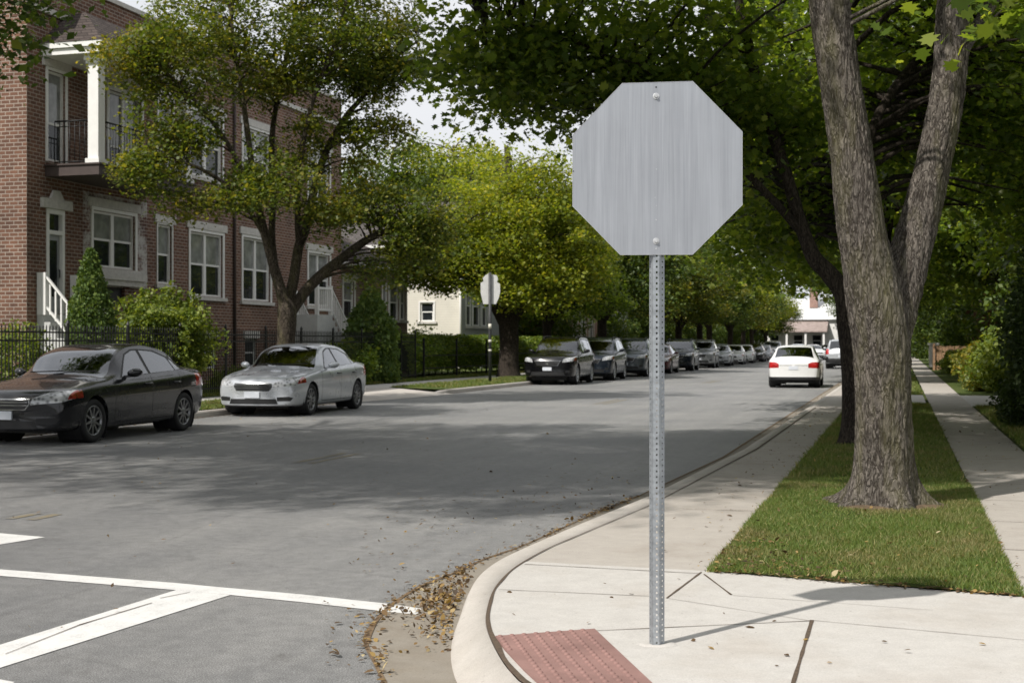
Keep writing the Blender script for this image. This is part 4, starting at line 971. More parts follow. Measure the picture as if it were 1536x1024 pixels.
rail(b, (BX + .15, YA + .2), (XO - .4, YA + .2), 6.10, 7.22, .13); rail(b, (XO - .2, YA + .4), (XO - .2, YB - .4), 6.10, 7.22, .13); b.build('railing', M['iron'], bal)
b = MB(); ov = .16; b.box(BX + .003, XO + ov, YA - ov, YB + ov, 8.84, 9.0); b.box(BX + .003, XO + ov + .06, YA - ov - .06, YB + ov + .06, 9.0, 9.14); b.build('eave', M['white'], bal)
b = MB(); x1, y0, y1, z0 = XO + ov + .08, YA - ov - .08, YB + ov + .08, 9.145
b.face([(BX + .004, y0, z0), (x1, y0, z0), (BX + .6, y0 + 1.15, 10.15), (BX + .004, y0 + 1.15, 10.15)]); b.face([(x1, y0, z0), (x1, y1, z0), (BX + .6, y1 - 1.15, 10.15), (BX + .6, y0 + 1.15, 10.15)]); b.face([(x1, y1, z0), (BX + .004, y1, z0), (BX + .004, y1 - 1.15, 10.15), (BX + .6, y1 - 1.15, 10.15)]); b.face([(BX + .004, y0 + 1.15, 10.15), (BX + .6, y0 + 1.15, 10.15), (BX + .6, y1 - 1.15, 10.15), (BX + .004, y1 - 1.15, 10.15)]); b.face([(BX + .004, y0, z0), (BX + .004, y1, z0), (x1, y1, z0), (x1, y0, z0)])
b.build('roof', M['shingle'], bal)
b = MB(); b.tube([(BX + .06, 39.35, .3), (BX + .06, 39.35, BT - .4)], .05, 8); b.build('downpipe', M['slab'], apt)
# front stoops with white railings
def stoop(label, x0, y0, w, z0, n, name='front_stairs', land=.2, run=.2, along_y=False):
    s = thing(name, label, 'stairs', (x0, y0, .2), group='white railed front stairs'); zl = .24; dz = (z0 - zl) / n
    nv = 0
    def turn(b):
        if along_y: b.v = [(x0 + (p[1] - y0), y0 + (p[0] - x0), p[2]) for p in b.v]
        return b
    b = MB(); b.box(x0 + .01, x0 + land, y0 + .01, y0 + w, zl - .1, z0)
    for i in range(1, n): b.box(x0 + land + run * (i - 1), x0 + land + run * i, y0 + .01, y0 + w, zl - .1, z0 - dz * i)
    turn(b).build('steps', M['offwhite'], s)
    for yy in (y0 + .05, y0 + w - .05):
        b = MB(); xe = x0 + land + run * (n - 1); xs = [x0 + .08, x0 + max(.21, land - .06), xe]; zs = [z0, z0, zl + dz]
        for i in range(3): b.box(xs[i] - .06, xs[i] + .06, yy - .06, yy + .06, zs[i] - .02, zs[i] + 1.05)
        for (za) in (.90, .14):
            for i in range(2): b.hexa([(xs[i] + .06, yy - .035, zs[i] + za), (xs[i + 1] - .06, yy - .035, zs[i + 1] + za), (xs[i + 1] - .06, yy + .035, zs[i + 1] + za), (xs[i] + .06, yy + .035, zs[i] + za)], [(xs[i] + .06, yy - .035, zs[i] + za + .07), (xs[i + 1] - .06, yy - .035, zs[i + 1] + za + .07), (xs[i + 1] - .06, yy + .035, zs[i + 1] + za + .07), (xs[i] + .06, yy + .035, zs[i] + za + .07)])
        for i in range(2):
            k = int((xs[i + 1] - xs[i]) / .15)
            for j in range(1, k):
                t = j / k; x = xs[i] + (xs[i + 1] - xs[i]) * t; z = zs[i] + (zs[i + 1] - zs[i]) * t; b.box(x - .02, x + .02, yy - .02, yy + .02, z + .15, z + .91)
        turn(b).build('railing', M['white'], s)
    return s
stoop('white railed stairs up to the balcony corner door, beside the cone shaped evergreen', BX, 29.0, 1.5, 2.28, 10)
stoop('white railed stairs behind the forked tree trunk and silver car', BX + .01, 42.6, 1.5, 2.55, 12, land=1.3, run=.23, along_y=True)
# bungalow next door
bg = thing('brick_bungalow', 'low brick bungalow with a hipped shingle roof between the apartment house and cream house', 'house', (-25, 52, .2))
X2 = -21.3; b = MB(); bw = [(49.0, 50.1, 2.5, 4.05)]
wall_grid(b, 'x', X2, B1 + .12, 55.0, .2, 4.6, bw, .12); b.face([(X2, 55.0, .2), (-33, 55.0, .2), (-33, 55.0, 4.6), (X2, 55.0, 4.6)]); b.face([(X2, B1 + .12, .2), (X2, B1 + .12, 4.6), (-33, B1 + .12, 4.6), (-33, B1 + .12, .2)])
b.build('wall', M['brick2'], bg); window(bg, 'x', X2, *bw[0], n=1, case=.09)
b = MB(); xb = X2 + .75; hs = [(51.3, 51.95, 2.55, 4.0), (52.1, 53.2, 2.55, 4.0), (53.35, 54.0, 2.55, 4.0)]
wall_grid(b, 'x', xb, 51.1, 54.2, .2, 4.55, hs, .1); b.face([(xb, 51.1, .2), (X2 + .003, 51.1, .2), (X2 + .003, 51.1, 4.55), (xb, 51.1, 4.55)]); b.face([(xb, 54.2, .2), (X2 + .003, 54.2, .2), (X2 + .003, 54.2, 4.55), (xb, 54.2, 4.55)]); b.build('bay', M['brick2'], bg)
for hh in hs: window(bg, 'x', xb, *hh, n=1, case=.05, head=False)
b = MB(); b.box(X2 - .1, xb + .35, B1 + .14, 55.3, 4.602, 4.74); b.build('eave', M['white'], bg)
b = MB(); x1, y0, y1, z0 = xb + .4, B1 + .14, 55.4, 4.745; zr = 7.0
b.face([(x1, y0, z0), (x1, y1, z0), (-25, (y0 + y1) / 2 + .5, zr), (-25, (y0 + y1) / 2 - .5, zr)]); b.face([(x1, y1, z0), (-33, y1, z0), (-30, (y0 + y1) / 2 + .5, zr), (-25, (y0 + y1) / 2 + .5, zr)]); b.face([(-33, y0, z0), (x1, y0, z0), (-25, (y0 + y1) / 2 - .5, zr), (-30, (y0 + y1) / 2 - .5, zr)]); b.face([(-25, (y0 + y1) / 2 - .5, zr), (-25, (y0 + y1) / 2 + .5, zr), (-30, (y0 + y1) / 2 + .5, zr), (-30, (y0 + y1) / 2 - .5, zr)])
b.build('roof', M['shingle'], bg)
# dormer on the bungalow roof
b = MB(); b.box(-24.6, -22.9, 49.2, 51.0, 5.2, 6.3); b.build('dormer', M['offwhite'], bg)
b = MB(); b.hexa([(-24.8, 48.95, 6.305), (-22.65, 48.95, 6.305), (-22.65, 51.25, 6.305), (-24.8, 51.25, 6.305)], [(-24.8, 50.0, 7.1), (-22.65, 50.0, 7.1), (-22.65, 50.2, 7.1), (-24.8, 50.2, 7.1)]); b.build('dormer_roof', M['shingle_grey'], bg)
def house(label, x, y0, y1, zt, front, side, roofm, wins, name='house', deep=10., peak=2.6, sidewins=(), cat='house', gable='y', trim='white', group=None):
    h = thing(name, label, cat, (x - deep / 2, (y0 + y1) / 2, .2), group=group)
    b = MB(); wall_grid(b, 'x', x, y0, y1, .1, zt, [w[:4] for w in wins], .1); b.build('front_wall', M[front], h)
    b = MB(); wall_grid(b, 'y', y0, x - deep, x, .1, zt, [w[:4] for w in sidewins], .1); b.face([(x, y1, .1), (x - deep, y1, .1), (x - deep, y1, zt), (x, y1, zt)]); b.face([(x - deep, y0, .1), (x - deep, y0, zt), (x - deep, y1, zt), (x - deep, y1, .1)])
    ym = (y0 + y1) / 2
    b.build('side_wall', M[side], h)
    for w in wins: window(h, 'x', x, *w[:4], n=w[4], case=.08, mat=trim, blind=w[5] if len(w) > 5 else .6, head=False)
    for w in sidewins: window(h, 'y', y0, *w[:4], n=w[4], case=.08, mat=trim, blind=.4, head=False)
    b = MB(); o_ = .4; xm = x - deep / 2; z0 = zt + .15
    e = MB(); e.box(x - deep - o_, x + o_, y0 - o_, y1 + o_, zt + .002, zt + .15); e.build('eave', M['white'], h)
    if gable == 'y':       # ridge along x, gables to the street
        b.face([(x + o_, y0 - o_, z0 + .003), (x + o_, ym, z0 + peak), (x - deep - o_, ym, z0 + peak), (x - deep - o_, y0 - o_, z0 + .003)]); b.face([(x + o_, y1 + o_, z0 + .003), (x - deep - o_, y1 + o_, z0 + .003), (x - deep - o_, ym, z0 + peak), (x + o_, ym, z0 + peak)])
        b.face([(x + .1, y0 - o_, z0 + .003), (x + .1, y1 + o_, z0 + .003), (x + .1, ym, z0 + peak - .02)])
    else:
        b.face([(x + o_, y0 - o_, z0 + .003), (x + o_, y1 + o_, z0 + .003), (xm, y1 - 1, z0 + peak), (xm, y0 + 1, z0 + peak)]); b.face([(x - deep - o_, y1 + o_, z0 + .003), (x - deep - o_, y0 - o_, z0 + .003), (xm, y0 + 1, z0 + peak), (xm, y1 - 1, z0 + peak)])
        b.face([(x - deep - o_, y0 - o_, z0 + .003), (x + o_, y0 - o_, z0 + .003), (xm, y0 + 1, z0 + peak)]); b.face([(x + o_, y1 + o_, z0 + .003), (x - deep - o_, y1 + o_, z0 + .003), (xm, y1 - 1, z0 + peak)])
    b.build('roof', M[roofm], h); return h
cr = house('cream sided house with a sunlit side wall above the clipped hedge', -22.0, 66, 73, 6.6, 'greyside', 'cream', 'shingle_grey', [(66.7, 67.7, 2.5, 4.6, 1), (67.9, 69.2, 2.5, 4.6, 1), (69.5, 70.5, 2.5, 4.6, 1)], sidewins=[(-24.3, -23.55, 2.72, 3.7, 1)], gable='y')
b = MB(); b.tube([(-22.05, 65.93, .3), (-22.05, 65.93, 6.5)], .06, 8); b.build('downpipe', M['white'], cr)
b = MB(); b.box(-21.99, -20.4, 66.4, 72.6, .1, 1.35); b.box(-21.99, -20.2, 66.2, 72.8, 1.353, 1.5); b.build('porch', M['greyside'], cr)
house('pinkish brick house with white windows seen between trunks behind the black SUVs', -21.5, 88, 96, 6.4, 'brick3', 'brick3', 'shingle_grey', [(88.6, 89.8, 1.9, 4.2, 1, .3), (90.6, 92.4, 1.6, 4.2, 2, .3), (93.2, 94.8, 1.6, 4.2, 2, .3)], gable='x')
house('pale sided house showing between trunks left of the sign post', -21.8, 101, 109, 6.0, 'bluegrey', 'bluegrey', 'shingle', [(101.8, 103.2, 1.7, 4.0, 2, .3), (104.2, 105.6, 1.7, 4.0, 2, .3), (106.6, 108.0, 1.7, 4.0, 2, .3)], gable='y')
house('buff brick house far along the row behind tree trunks right of the post', -21.8, 124, 134, 5.6, 'brick2', 'brick2', 'shingle', [(125, 127, 1.7, 3.8, 2, .3), (129, 131, 1.7, 3.8, 2, .3)], gable='x')
# the house that closes the street, its reddish porch roof under a gap of sky
en = thing('house', 'white house closing the street with a reddish porch roof, left of the dark trunk', 'house', (-14, 178, .2))
b = MB(); b.box(-19, -7.5, 172, 184, .1, 4.6); b.build('wall', M['white'], en)
b = MB(); b.face([(-19.5, 171.6, 4.603), (-7, 171.6, 4.603), (-7, 178, 7.4), (-19.5, 178, 7.4)]); b.face([(-19.5, 184.4, 4.603), (-19.5, 178, 7.4), (-7, 178, 7.4), (-7, 184.4, 4.603)]); b.face([(-19.5, 171.6, 4.603), (-19.5, 178, 7.4), (-19.5, 184.4, 4.603)]); b.face([(-7, 171.6, 4.603), (-7, 184.4, 4.603), (-7, 178, 7.4)]); b.build('roof', M['soffit'], en)
b = MB(); b.hexa([(-16.5, 168.6, 3.0), (-8.8, 168.6, 3.0), (-8.8, 171.9, 3.3), (-16.5, 171.9, 3.3)], [(-16.5, 168.6, 3.15), (-8.8, 168.6, 3.15), (-8.8, 171.9, 4.4), (-16.5, 171.9, 4.4)]); pr = b.build('porch_roof', M['shingle_red'], en)
for xx in (-16.2, -13.7, -11.4, -9.2):
    b = MB(); b.box(xx - .12, xx + .12, 168.8, 169.04, .2, 3.0); b.build('porch_post', M['white'], pr)
b = MB(); b.box(-11.3, -10.3, 175, 176, 6.2, 10.2); b.build('chimney', M['brick3'], en)
for xx in (-15.5, -12.5, -10.2):
    window(en, 'y', 171.9, xx - .6, xx + .6, 1.2, 2.7, n=1, head=False, rec=-.0, blind=.2, mat='white')

# iron fence with posts along the near yards
def fence(label, x, y0, y1, z0, h, posts, step=.115):
    f = thing('iron_fence', label, 'fence', (x, y0, z0), group='black iron fences on the far side'); b = MB(); n = int((y1 - y0) / step)
    for i in range(n + 1):
        y = y0 + (y1 - y0) * i / n; b.box(x - .009, x + .009, y - .009, y + .009, z0 + .06, z0 + h); b.hexa([(x - .012, y - .012, z0 + h), (x + .012, y - .012, z0 + h), (x + .012, y + .012, z0 + h), (x - .012, y + .012, z0 + h)], [(x - .001, y - .001, z0 + h + .07), (x + .001, y - .001, z0 + h + .07), (x + .001, y + .001, z0 + h + .07), (x - .001, y + .001, z0 + h + .07)])
    o = b.build('pickets', M['iron'], f)
    for zz in (.16, h - .30, h - .12):
        b = MB(); b.box(x + .0095, x + .03, y0, y1, z0 + zz, z0 + zz + .035); b.build('rail', M['iron'], f)
    for y in posts:
        b = MB(); b.box(x - .032, x + .0092, y - .032, y + .032, z0 - .05, z0 + h + .10); b.hexa([(x - .045, y - .045, z0 + h + .10), (x + .022, y - .045, z0 + h + .10), (x + .022, y + .045, z0 + h + .10), (x - .045, y + .045, z0 + h + .10)], [(x - .012, y - .01, z0 + h + .19), (x - .008, y - .01, z0 + h + .19), (x - .008, y + .01, z0 + h + .19), (x - .012, y + .01, z0 + h + .19)]); b.build('post', M['iron'], f)
fence('tall black iron picket fence in front of the brick apartment house', -17.75, 16.0, 45.0, .16, 1.72, [16 + 2.4 * i + .05 for i in range(13)])
fence('short gate end of black iron fence before the hedge, two thick posts', -17.75, 46.2, 47.7, .16, 1.72, [46.2, 47.7])
# low fence under the hedge
lf = thing('garden_fence', 'low dark post and rail fence in front of the clipped hedge', 'fence', (-17.9, 49, .16))
b = MB()
for zz in (.55, 1.05): b.box(-17.86, -17.83, 49, 66, zz, zz + .04)
b.build('rail', M['iron'], lf)
for y in (49.0, 53.0, 57.2, 61.4, 65.9):
    b = MB(); b.box(-17.93, -17.861, y - .035, y + .035, .1, 1.75 if y < 60 else 1.3); b.build('post', M['iron'], lf)
# timber fence on the right
wf = thing('wooden_fence', 'brown timber board fence panel behind the yellow shrubs on the right', 'fence', (2.6, 74, .1))
b = MB()
for i in range(12): b.box(1.75 + i * .16, 1.90 + i * .16, 74, 74.03, .15, 1.42 + .02 * math.sin(i * 2.1))
for i in range(40): b.box(1.72, 1.745, 74.05 + i * .16, 74.2 + i * .16, .15, 1.40)
b.build('boards', M['wood'], wf); b = MB(); b.box(1.60, 1.715, 73.86, 73.98, .1, 1.55); b.build('post', M['wood'], wf)
gp_ = thing('gate_pier', 'pale stone gate pier beside the pavement left of the timber fence', 'pier', (1.75, 84, .1)); b = MB(); b.box(1.6, 2.15, 84, 84.5, .1, 1.45); b.build('shaft', M['stone'], gp_); b = MB(); b.box(1.53, 2.22, 83.93, 84.57, 1.453, 1.6); b.build('cap', M['stone'], gp_)
# ---------------------------------------------------------------- trees and plants
def crown_points(blobs, rng, lpc, clr, flat=.6):
    cen = []
    for (c, r, n) in blobs:
        v = rng.normal(size=(n, 3)); v /= np.linalg.norm(v, axis=1)[:, None]; q = rng.uniform(0, 1, n) ** (1 / 2.2)
        cen.append(np.array([c[0], c[1], c[2]]) + v * q[:, None] * np.array(r))
    cen = np.concatenate(cen); k = np.maximum(8, (lpc * rng.uniform(.45, 1.5, len(cen))).astype(int))
    s = clr * rng.uniform(.65, 1.35, len(cen))
    idx = np.repeat(np.arange(len(cen)), k); off = rng.normal(size=(len(idx), 3)); off = off / (1 + .25 * np.linalg.norm(off, axis=1)[:, None])
    off *= np.array([1, 1, flat]) * s[idx][:, None]; off[:, 2] -= .16 * (off[:, 0] ** 2 + off[:, 1] ** 2) / (s[idx] + .1)
    return cen, cen[idx] + off
def tree(name, label, cat, base, limbs, blobs, lpc, lsize, leafm, barkm, seed, group=None, clr=.5, shape=DIAM, seg=10, twig_r=.018, upbias=.6, flat=.6, flare=1.5):
    rng = np.random.default_rng(seed); T = thing(name, label, cat, base, group=group)
    b = MB(); pts = []
    for li, L in enumerate(limbs):
        pth, rad = smoothpath([l[:3] for l in L], [l[3] for l in L], 5)
        if li == 0 and flare > 1:
            rad = [r * (1 + (flare - 1) * math.exp(-max(0, p.z - pth[0].z) / .22)) for p, r in zip(pth, rad)]
        n0 = len(b.v); b.tube(pth, rad, seg)
        for i in range(n0, len(b.v)):
            p = Vector(b.v[i]); w = noise.noise(p * 2.2) * .03 + noise.noise(p * 7) * .01
            b.v[i] = (p.x + w * .6, p.y - w * .6, p.z)
        pts += [(p, r) for p, r in zip(pth, rad)][3 if li == 0 else 1:]
    cen, pos = crown_points(blobs, rng, lpc, clr, flat)
    LP = np.array([[p.x, p.y, p.z] for p, r in pts]); LR = [r for p, r in pts]
    for c in cen:
        d = c - LP; cost = np.linalg.norm(d, axis=1) + 1.3 * np.maximum(0, LP[:, 2] - c[2] + .2)
        j = int(np.argmin(cost)); p0 = Vector(LP[j]); p1 = Vector(c); ln = (p1 - p0).length
        if ln < .15 or ln > 4.5: continue
        mid = p0.lerp(p1, .5) + Vector((rng.normal() * .06 * ln, rng.normal() * .06 * ln, .10 * ln)); r0 = min(LR[j] * .6, twig_r * (1 + .5 * ln))
        b.tube([p0, p0.lerp(mid, .55) + Vector((0, 0, .03 * ln)), mid, mid.lerp(p1, .55), p1], [r0, r0 * .8, r0 * .6, r0 * .4, r0 * .2], 5, cap=False)
    b.build('trunk', barkm, T)
    leaves('crown', pos, lsize, leafm, T, shape, rng, upbias)
    return T
def copy_plant(src, loc, rz, sc, label, group, leafm=None):
    r = src.copy(); COL.objects.link(r); r.location = loc; r.rotation_euler = (0, 0, rz); r.scale = (sc[0], sc[0], sc[1]) if hasattr(sc, '__len__') else (sc, sc, sc); r['label'] = label; r['group'] = group
    for ch in list(src.children):
        c = ch.copy(); COL.objects.link(c); c.parent = r
        if leafm and c.name.startswith('crown'): c.material_slots[0].link = 'OBJECT'; c.material_slots[0].material = leafm
    return r
def limb(pix, d, dz=0.):      # px, py, half width in px at depth d (+ a lean in depth)
    out = []; n = len(pix)
    for i, q in enumerate(pix):
        dd = d + (q[3] if len(q) > 3 else dz * i / max(1, n - 1)); p = P(q[0], q[1], dd); out.append((p.x, p.y, p.z, q[2] * dd / FOC))
    return out
# --- the forked tree by the pavement
TB = G(1325, 762, ZW)
D1 = TB.xy.dot(Vector(FW))
def bark_tube(b, pth, rad, segs, root=False, phase=0.):
    rows = []; up = Vector((1, 0, 0)); acc = 0.
    for i, p in enumerate(pth):
        t = (pth[min(i + 1, len(pth) - 1)] - pth[max(i - 1, 0)]).normalized(); a = (up - t * up.dot(t)).normalized(); up = a; c = t.cross(a)
        if i: acc += (p - pth[i - 1]).length
        row = []
        for k in range(segs):
            q = 2 * PI * k / segs; R = rad[i]
            if root:
                h = p.z - pth[0].z; lob = .5 + .5 * math.sin(q * 5 + 1.1 + .6 * math.sin(q * 2)); R = R * (1 + (.35 + .95 * lob ** 1.5) * math.exp(-max(0, h - .03) / .13) * .95 + .14 * math.exp(-h / .45))
            dirv = a * math.cos(q) + c * math.sin(q); wob = .25 * noise.noise((q * 1.3, acc * 1.5, phase)) 
            s = q * rad[min(len(rad) - 1, 30)] + .02 * noise.noise((acc * 3, q * 3, phase + 5)) ; n1 = noise.noise((math.cos(q) * 6.5 + wob, math.sin(q) * 6.5 + wob, acc * 2.3 + phase)); n2 = noise.noise((math.cos(q) * 15, math.sin(q) * 15, acc * 5.5 + phase)); n3 = noise.noise((math.cos(q) * 34, math.sin(q) * 34, acc * 13))
            ridge = (1 - abs(n1) * 2.2) * .5 + (1 - abs(n2) * 2.4) * .8 + n3 * .45
            row.append(p + dirv * (R + .0125 * (ridge - .7) + .014 * noise.noise((q, acc * .9, 3 + phase))))
        rows.append(row)
    b.grid(rows, 0, True, True); b.face(rows[-1])
T1 = thing('maple_tree', 'big forked tree trunk with ridged grey bark on the lawn strip, nearest the camera', 'tree', TB)
b = MB()
tr = limb([(1325, 768, 42), (1325, 740, 42), (1325, 690, 40.5), (1325, 640, 40), (1324, 580, 40), (1322, 520, 42), (1312, 455, 42), (1300, 390, 37), (1290, 330, 34), (1277, 230, 31), (1263, 140, 30), (1250, 50, 30), (1240, -30, 29), (1222, -160, 26), (1190, -300, 22), (1160, -430, 16), (1140, -540, 9)], D1, -.5)
pth, rad = smoothpath([q[:3] for q in tr], [q[3] for q in tr], 16); bark_tube(b, pth, rad, 120, True)
t2 = limb([(1328, 530, 30), (1337, 480, 35), (1350, 430, 33), (1366, 375, 30), (1380, 325, 28), (1398, 255, 26), (1414, 180, 25), (1424, 110, 24.5), (1428, 40, 24), (1432, -40, 23), (1446, -160, 20), (1470, -300, 16), (1490, -420, 9)], D1, .5)
pth2, rad2 = smoothpath([q[:3] for q in t2], [q[3] for q in t2], 14); bark_tube(b, pth2, rad2, 96, False, 7.)
t3 = limb([(1424, 120, 10), (1446, 70, 11), (1470, 35, 10), (1500, -20, 9), (1545, -120, 7), (1600, -220, 4)], D1 + .4, 1.2); p3, r3 = smoothpath([q[:3] for q in t3], [q[3] for q in t3], 8); bark_tube(b, p3, r3, 40, False, 11.)
rng = np.random.default_rng(5)
cx1, cy1 = TB.x, TB.y
bl = [((cx1 + .5, cy1 + 1.7, 8.1), (4.9, 4.3, 2.7), 290), ((cx1 + 1.8, cy1 + 2.2, 6.6), (3.6, 3.2, .9), 80), ((cx1 - 2.8, cy1 + 1.5, 6.6), (1.8, 2, .9), 26), ((-4.2, 10., 8.0), (2.2, 3.0, 1.3), 90), (tuple(P(1560, -30, 9.9)), (.45, .5, .22), 4)]  # includes an unseen leaf clump added over the road to shade the walk
cen, pos = crown_points(bl, rng, 130, .48)
LPs = np.array([list(p) for p in pth[60:] + pth2[40:] + p3]); 
for c in cen:
    j = int(np.argmin(np.linalg.norm(c - LPs, axis=1) + np.maximum(0, LPs[:, 2] - c[2]))); p0, p1 = Vector(LPs[j]), Vector(c); ln = (p1 - p0).length
    if .2 < ln < 3.: mid = p0.lerp(p1, .5) + Vector((0, 0, .12 * ln)); b.tube([p0, p0.lerp(mid, .5), mid, p1], [.010 + .005 * ln, .009 + .004 * ln, .008, .003], 6, cap=False)
b.build('trunk', M['bark'], T1)
leaves('crown', pos, .10, M['leaf_dark'], T1, MAPLE, rng, .7)
# bare soil round its foot
b = MB(); rows = []
for R, h in ((.60, -.015), (.52, .014), (.42, .03), (.3, .05)): rows.append([(TB.x + R * (1 + .22 * math.sin(3 * k * PI / 14 + 1) + .1 * math.sin(7 * k)) * math.cos(k * PI / 14) * .78, TB.y + .02 + R * .75 * math.sin(k * PI / 14), ZW + .03 + h) for k in range(28)])
b.grid(rows, 0, True, True); struct(b.build('soil', M['dirt']))
# --- second tree on the strip, dark and leaning
B2 = G(1277, 668, ZW); D2 = B2.xy.dot(Vector(FW))
lim2 = [limb([(1277, 674, 18), (1279, 640, 16), (1279, 580, 16), (1276, 530, 16), (1272, 480, 17), (1264, 440, 15), (1243, 410, 13.5), (1222, 388, 12), (1206, 350, 10.5), (1190, 300, 10), (1172, 240, 9), (1150, 170, 8.5), (1130, 100, 8), (1112, 20, 7), (1090, -80, 5), (1070, -180, 3)], D2, .3),
    limb([(1274, 500, 12), (1280, 440, 13), (1286, 380, 12), (1290, 300, 12), (1285, 200, 11), (1270, 80, 10), (1262, -60, 8), (1255, -240, 5), (1250, -400, 3)], D2 + .1, .5),
    limb([(1206, 352, 7), (1150, 290, 6), (1080, 220, 5.5), (990, 140, 5), (900, 80, 4), (800, 40, 3), (730, 40, 2)], D2 + .2, -1.5),
    limb([(1285, 250, 8), (1330, 150, 7), (1400, 60, 6), (1480, -30, 4)], D2 + .3, 1.5)]
bx_, by_ = B2.x, B2.y
bl2 = [((bx_ + .3, by_ + .6, 8.0), (6.0, 5.6, 3.4), 300), ((-5.2, 15., 8.5), (2.6, 3.2, 1.4), 95), (tuple(P(860, 90, D2 - .6)), (1.7, 1.6, 1.05), 60), (tuple(P(745, 100, D2 - 1)), (.7, 1.2, .95), 22), (tuple(P(1000, 130, D2)), (1.7, 1.6, 1.2), 60), (tuple(P(1150, 200, D2 + 1)), (1.2, 1.6, 1.3), 34), (tuple(P(1350, 130, D2 + 1.8)), (1.5, 1.0, 1.6), 40), (tuple(P(1140, 310, D2 + 4)), (1.3, 1.4, 1.0), 34), (tuple(P(1220, 330, D2 + 3)), (.8, 1.2, .9), 20), (tuple(P(1085, 360, D2 + 6)), (1.1, 1.2, .7), 22), (tuple(P(1180, 395, D2 + 8)), (1.0, 1.2, .6), 20), (tuple(P(1490, 170, D2 + 2)), (1.2, 1.6, 1.7), 40)]  # second entry is unseen foliage added to cast shade on the kerbside walk
tree('maple_tree', 'dark leaning tree trunk just behind the big forked tree, crown over the road', 'tree', B2, lim2, bl2, 118, .088, M['leaf_dark'], M['bark_dark'], 11, None, .45, MAPLE)
# --- tree of the far verge with many limbs
TL = Vector((-14.75, 30.2, ZW)); D3 = TL.xy.dot(Vector(FW))
lim3 = [limb([(424, 600, 15), (426, 560, 14.5), (428, 520, 14.2), (430, 490, 15), (430, 466, 15.5), (424, 445, 9), (412, 405, 8), (400, 360, 7), (390, 322, 6), (378, 250, 5), (366, 160, 4), (350, 60, 3), (340, -60, 2)], D3, -.6),
    limb([(430, 475, 10), (434, 448, 9), (442, 410, 8), (448, 370, 7.5), (458, 345, 7), (470, 290, 6), (488, 230, 5.5), (519, 175, 4.5), (545, 145, 3.5), (590, 90, 2.5), (630, 60, 1.5)], D3, .8),
    limb([(433, 472, 10), (445, 455, 9), (463, 431, 8.5), (487, 408, 8), (511, 389, 7), (550, 360, 6), (588, 344, 4.5), (625, 330, 3), (660, 318, 2)], D3, 1.),
    limb([(428, 470, 7), (418, 430, 6), (408, 360, 5.5), (410, 280, 5), (408, 206, 4.5), (420, 130, 3.5), (440, 40, 2.5), (450, -60, 1.5)], D3, 1.4),
    limb([(448, 372, 5), (446, 300, 4.5), (452, 230, 4), (470, 150, 3.2), (500, 70, 2.5), (520, 0, 1.6)], D3, -1.),
    limb([(400, 360, 4), (370, 310, 3.6), (330, 270, 3), (280, 245, 2.4), (220, 230, 1.6)], D3 - .3, -1.4),
    limb([(390, 322, 4), (350, 230, 3.5), (300, 160, 3), (250, 110, 2), (210, 80, 1.2)], D3 - .4, -1.)]
bl3 = [(tuple(P(330, 60, D3 - .3)), (2.0, 2.2, 1.9), 82), (tuple(P(520, 60, D3 + .5)), (2.2, 2.2, 1.5), 92), (tuple(P(250, 190, D3 - 1.2)), (1.1, 1.2, 1.1), 26), (tuple(P(215, 255, D3 - 1.4)), (.7, .8, .5), 13), (tuple(P(570, 110, D3 + .6)), (1.0, 1.3, .6), 26), (tuple(P(470, 210, D3 + .2)), (1.6, 1.6, .8), 20), (tuple(P(400, 270, D3 - 1)), (1.5, 1., .7), 24), (tuple(P(590, 310, D3 + .8)), (1.3, 1.4, .6), 28), (tuple(P(620, 370, D3 + 1.)), (1.0, 1, .6), 12), (tuple(P(470, 110, D3)), (1.5, 1.2, .7), 30), (tuple(P(560, 190, D3 + .5)), (.9, 1.2, .5), 14), (tuple(P(560, 400, D3 + 1)), (.5, .8, .4), 6), (tuple(P(640, 330, D3 + 1.)), (.7, 1, .5), 14), (tuple(P(300, 300, D3 - 1.4)), (1., .8, .35), 11), (tuple(P(430, -100, D3)), (3.6, 3.2, 1.8), 90), (tuple(P(190, 90, D3 - 1.2)), (.7, .9, .9), 14), (tuple(P(490, 320, D3 - .2)), (.9, .8, .5), 14)]
tree('maple_tree', 'thinly leaved yellowing tree with several limbs in front of the brick apartment house', 'tree', TL, lim3, bl3, 200, .072, M['leaf_yellow'], M['bark_mid'], 21, None, .42, MAPLE)
# --- yellow green tree behind the street sign
TM = Vector((-15.6, 54.4, ZW)); D4 = TM.xy.dot(Vector(FW))
lim4 = [limb([(763, 572, 17), (763, 545, 15), (764, 515, 14.5), (763, 488, 15), (765, 440, 12), (770, 380, 10), (768, 300, 7), (760, 220, 4)], D4),
    limb([(762, 492, 11), (748, 470, 8), (735, 448, 7), (715, 410, 6), (690, 360, 5), (660, 320, 3)], D4, -.8), limb([(766, 488, 9), (785, 450, 8), (800, 410, 7), (825, 350, 5), (850, 300, 3)], D4, .8)]
bl4 = [(tuple(P(775, 330, D4)), (3.6, 3.8, 3.4), 260), (tuple(P(690, 370, D4 - .6)), (1.8, 2, 1.7), 60), (tuple(P(860, 390, D4 + .4)), (1.6, 2., 1.7), 60), (tuple(P(655, 400, D4)), (1.3, 1.4, 1.0), 40), (tuple(P(620, 375, D4)), (1.2, 1.4, 1.3), 40), (tuple(P(790, 430, D4 - 1.5)), (2.4, 1.6, .9), 40)]
tree('maple_tree', 'bright yellow green tree behind the small street sign on the far verge', 'tree', TM, lim4, bl4, 150, .135, M['leaf_lime'], M['bark_dark'], 31, None, .55)
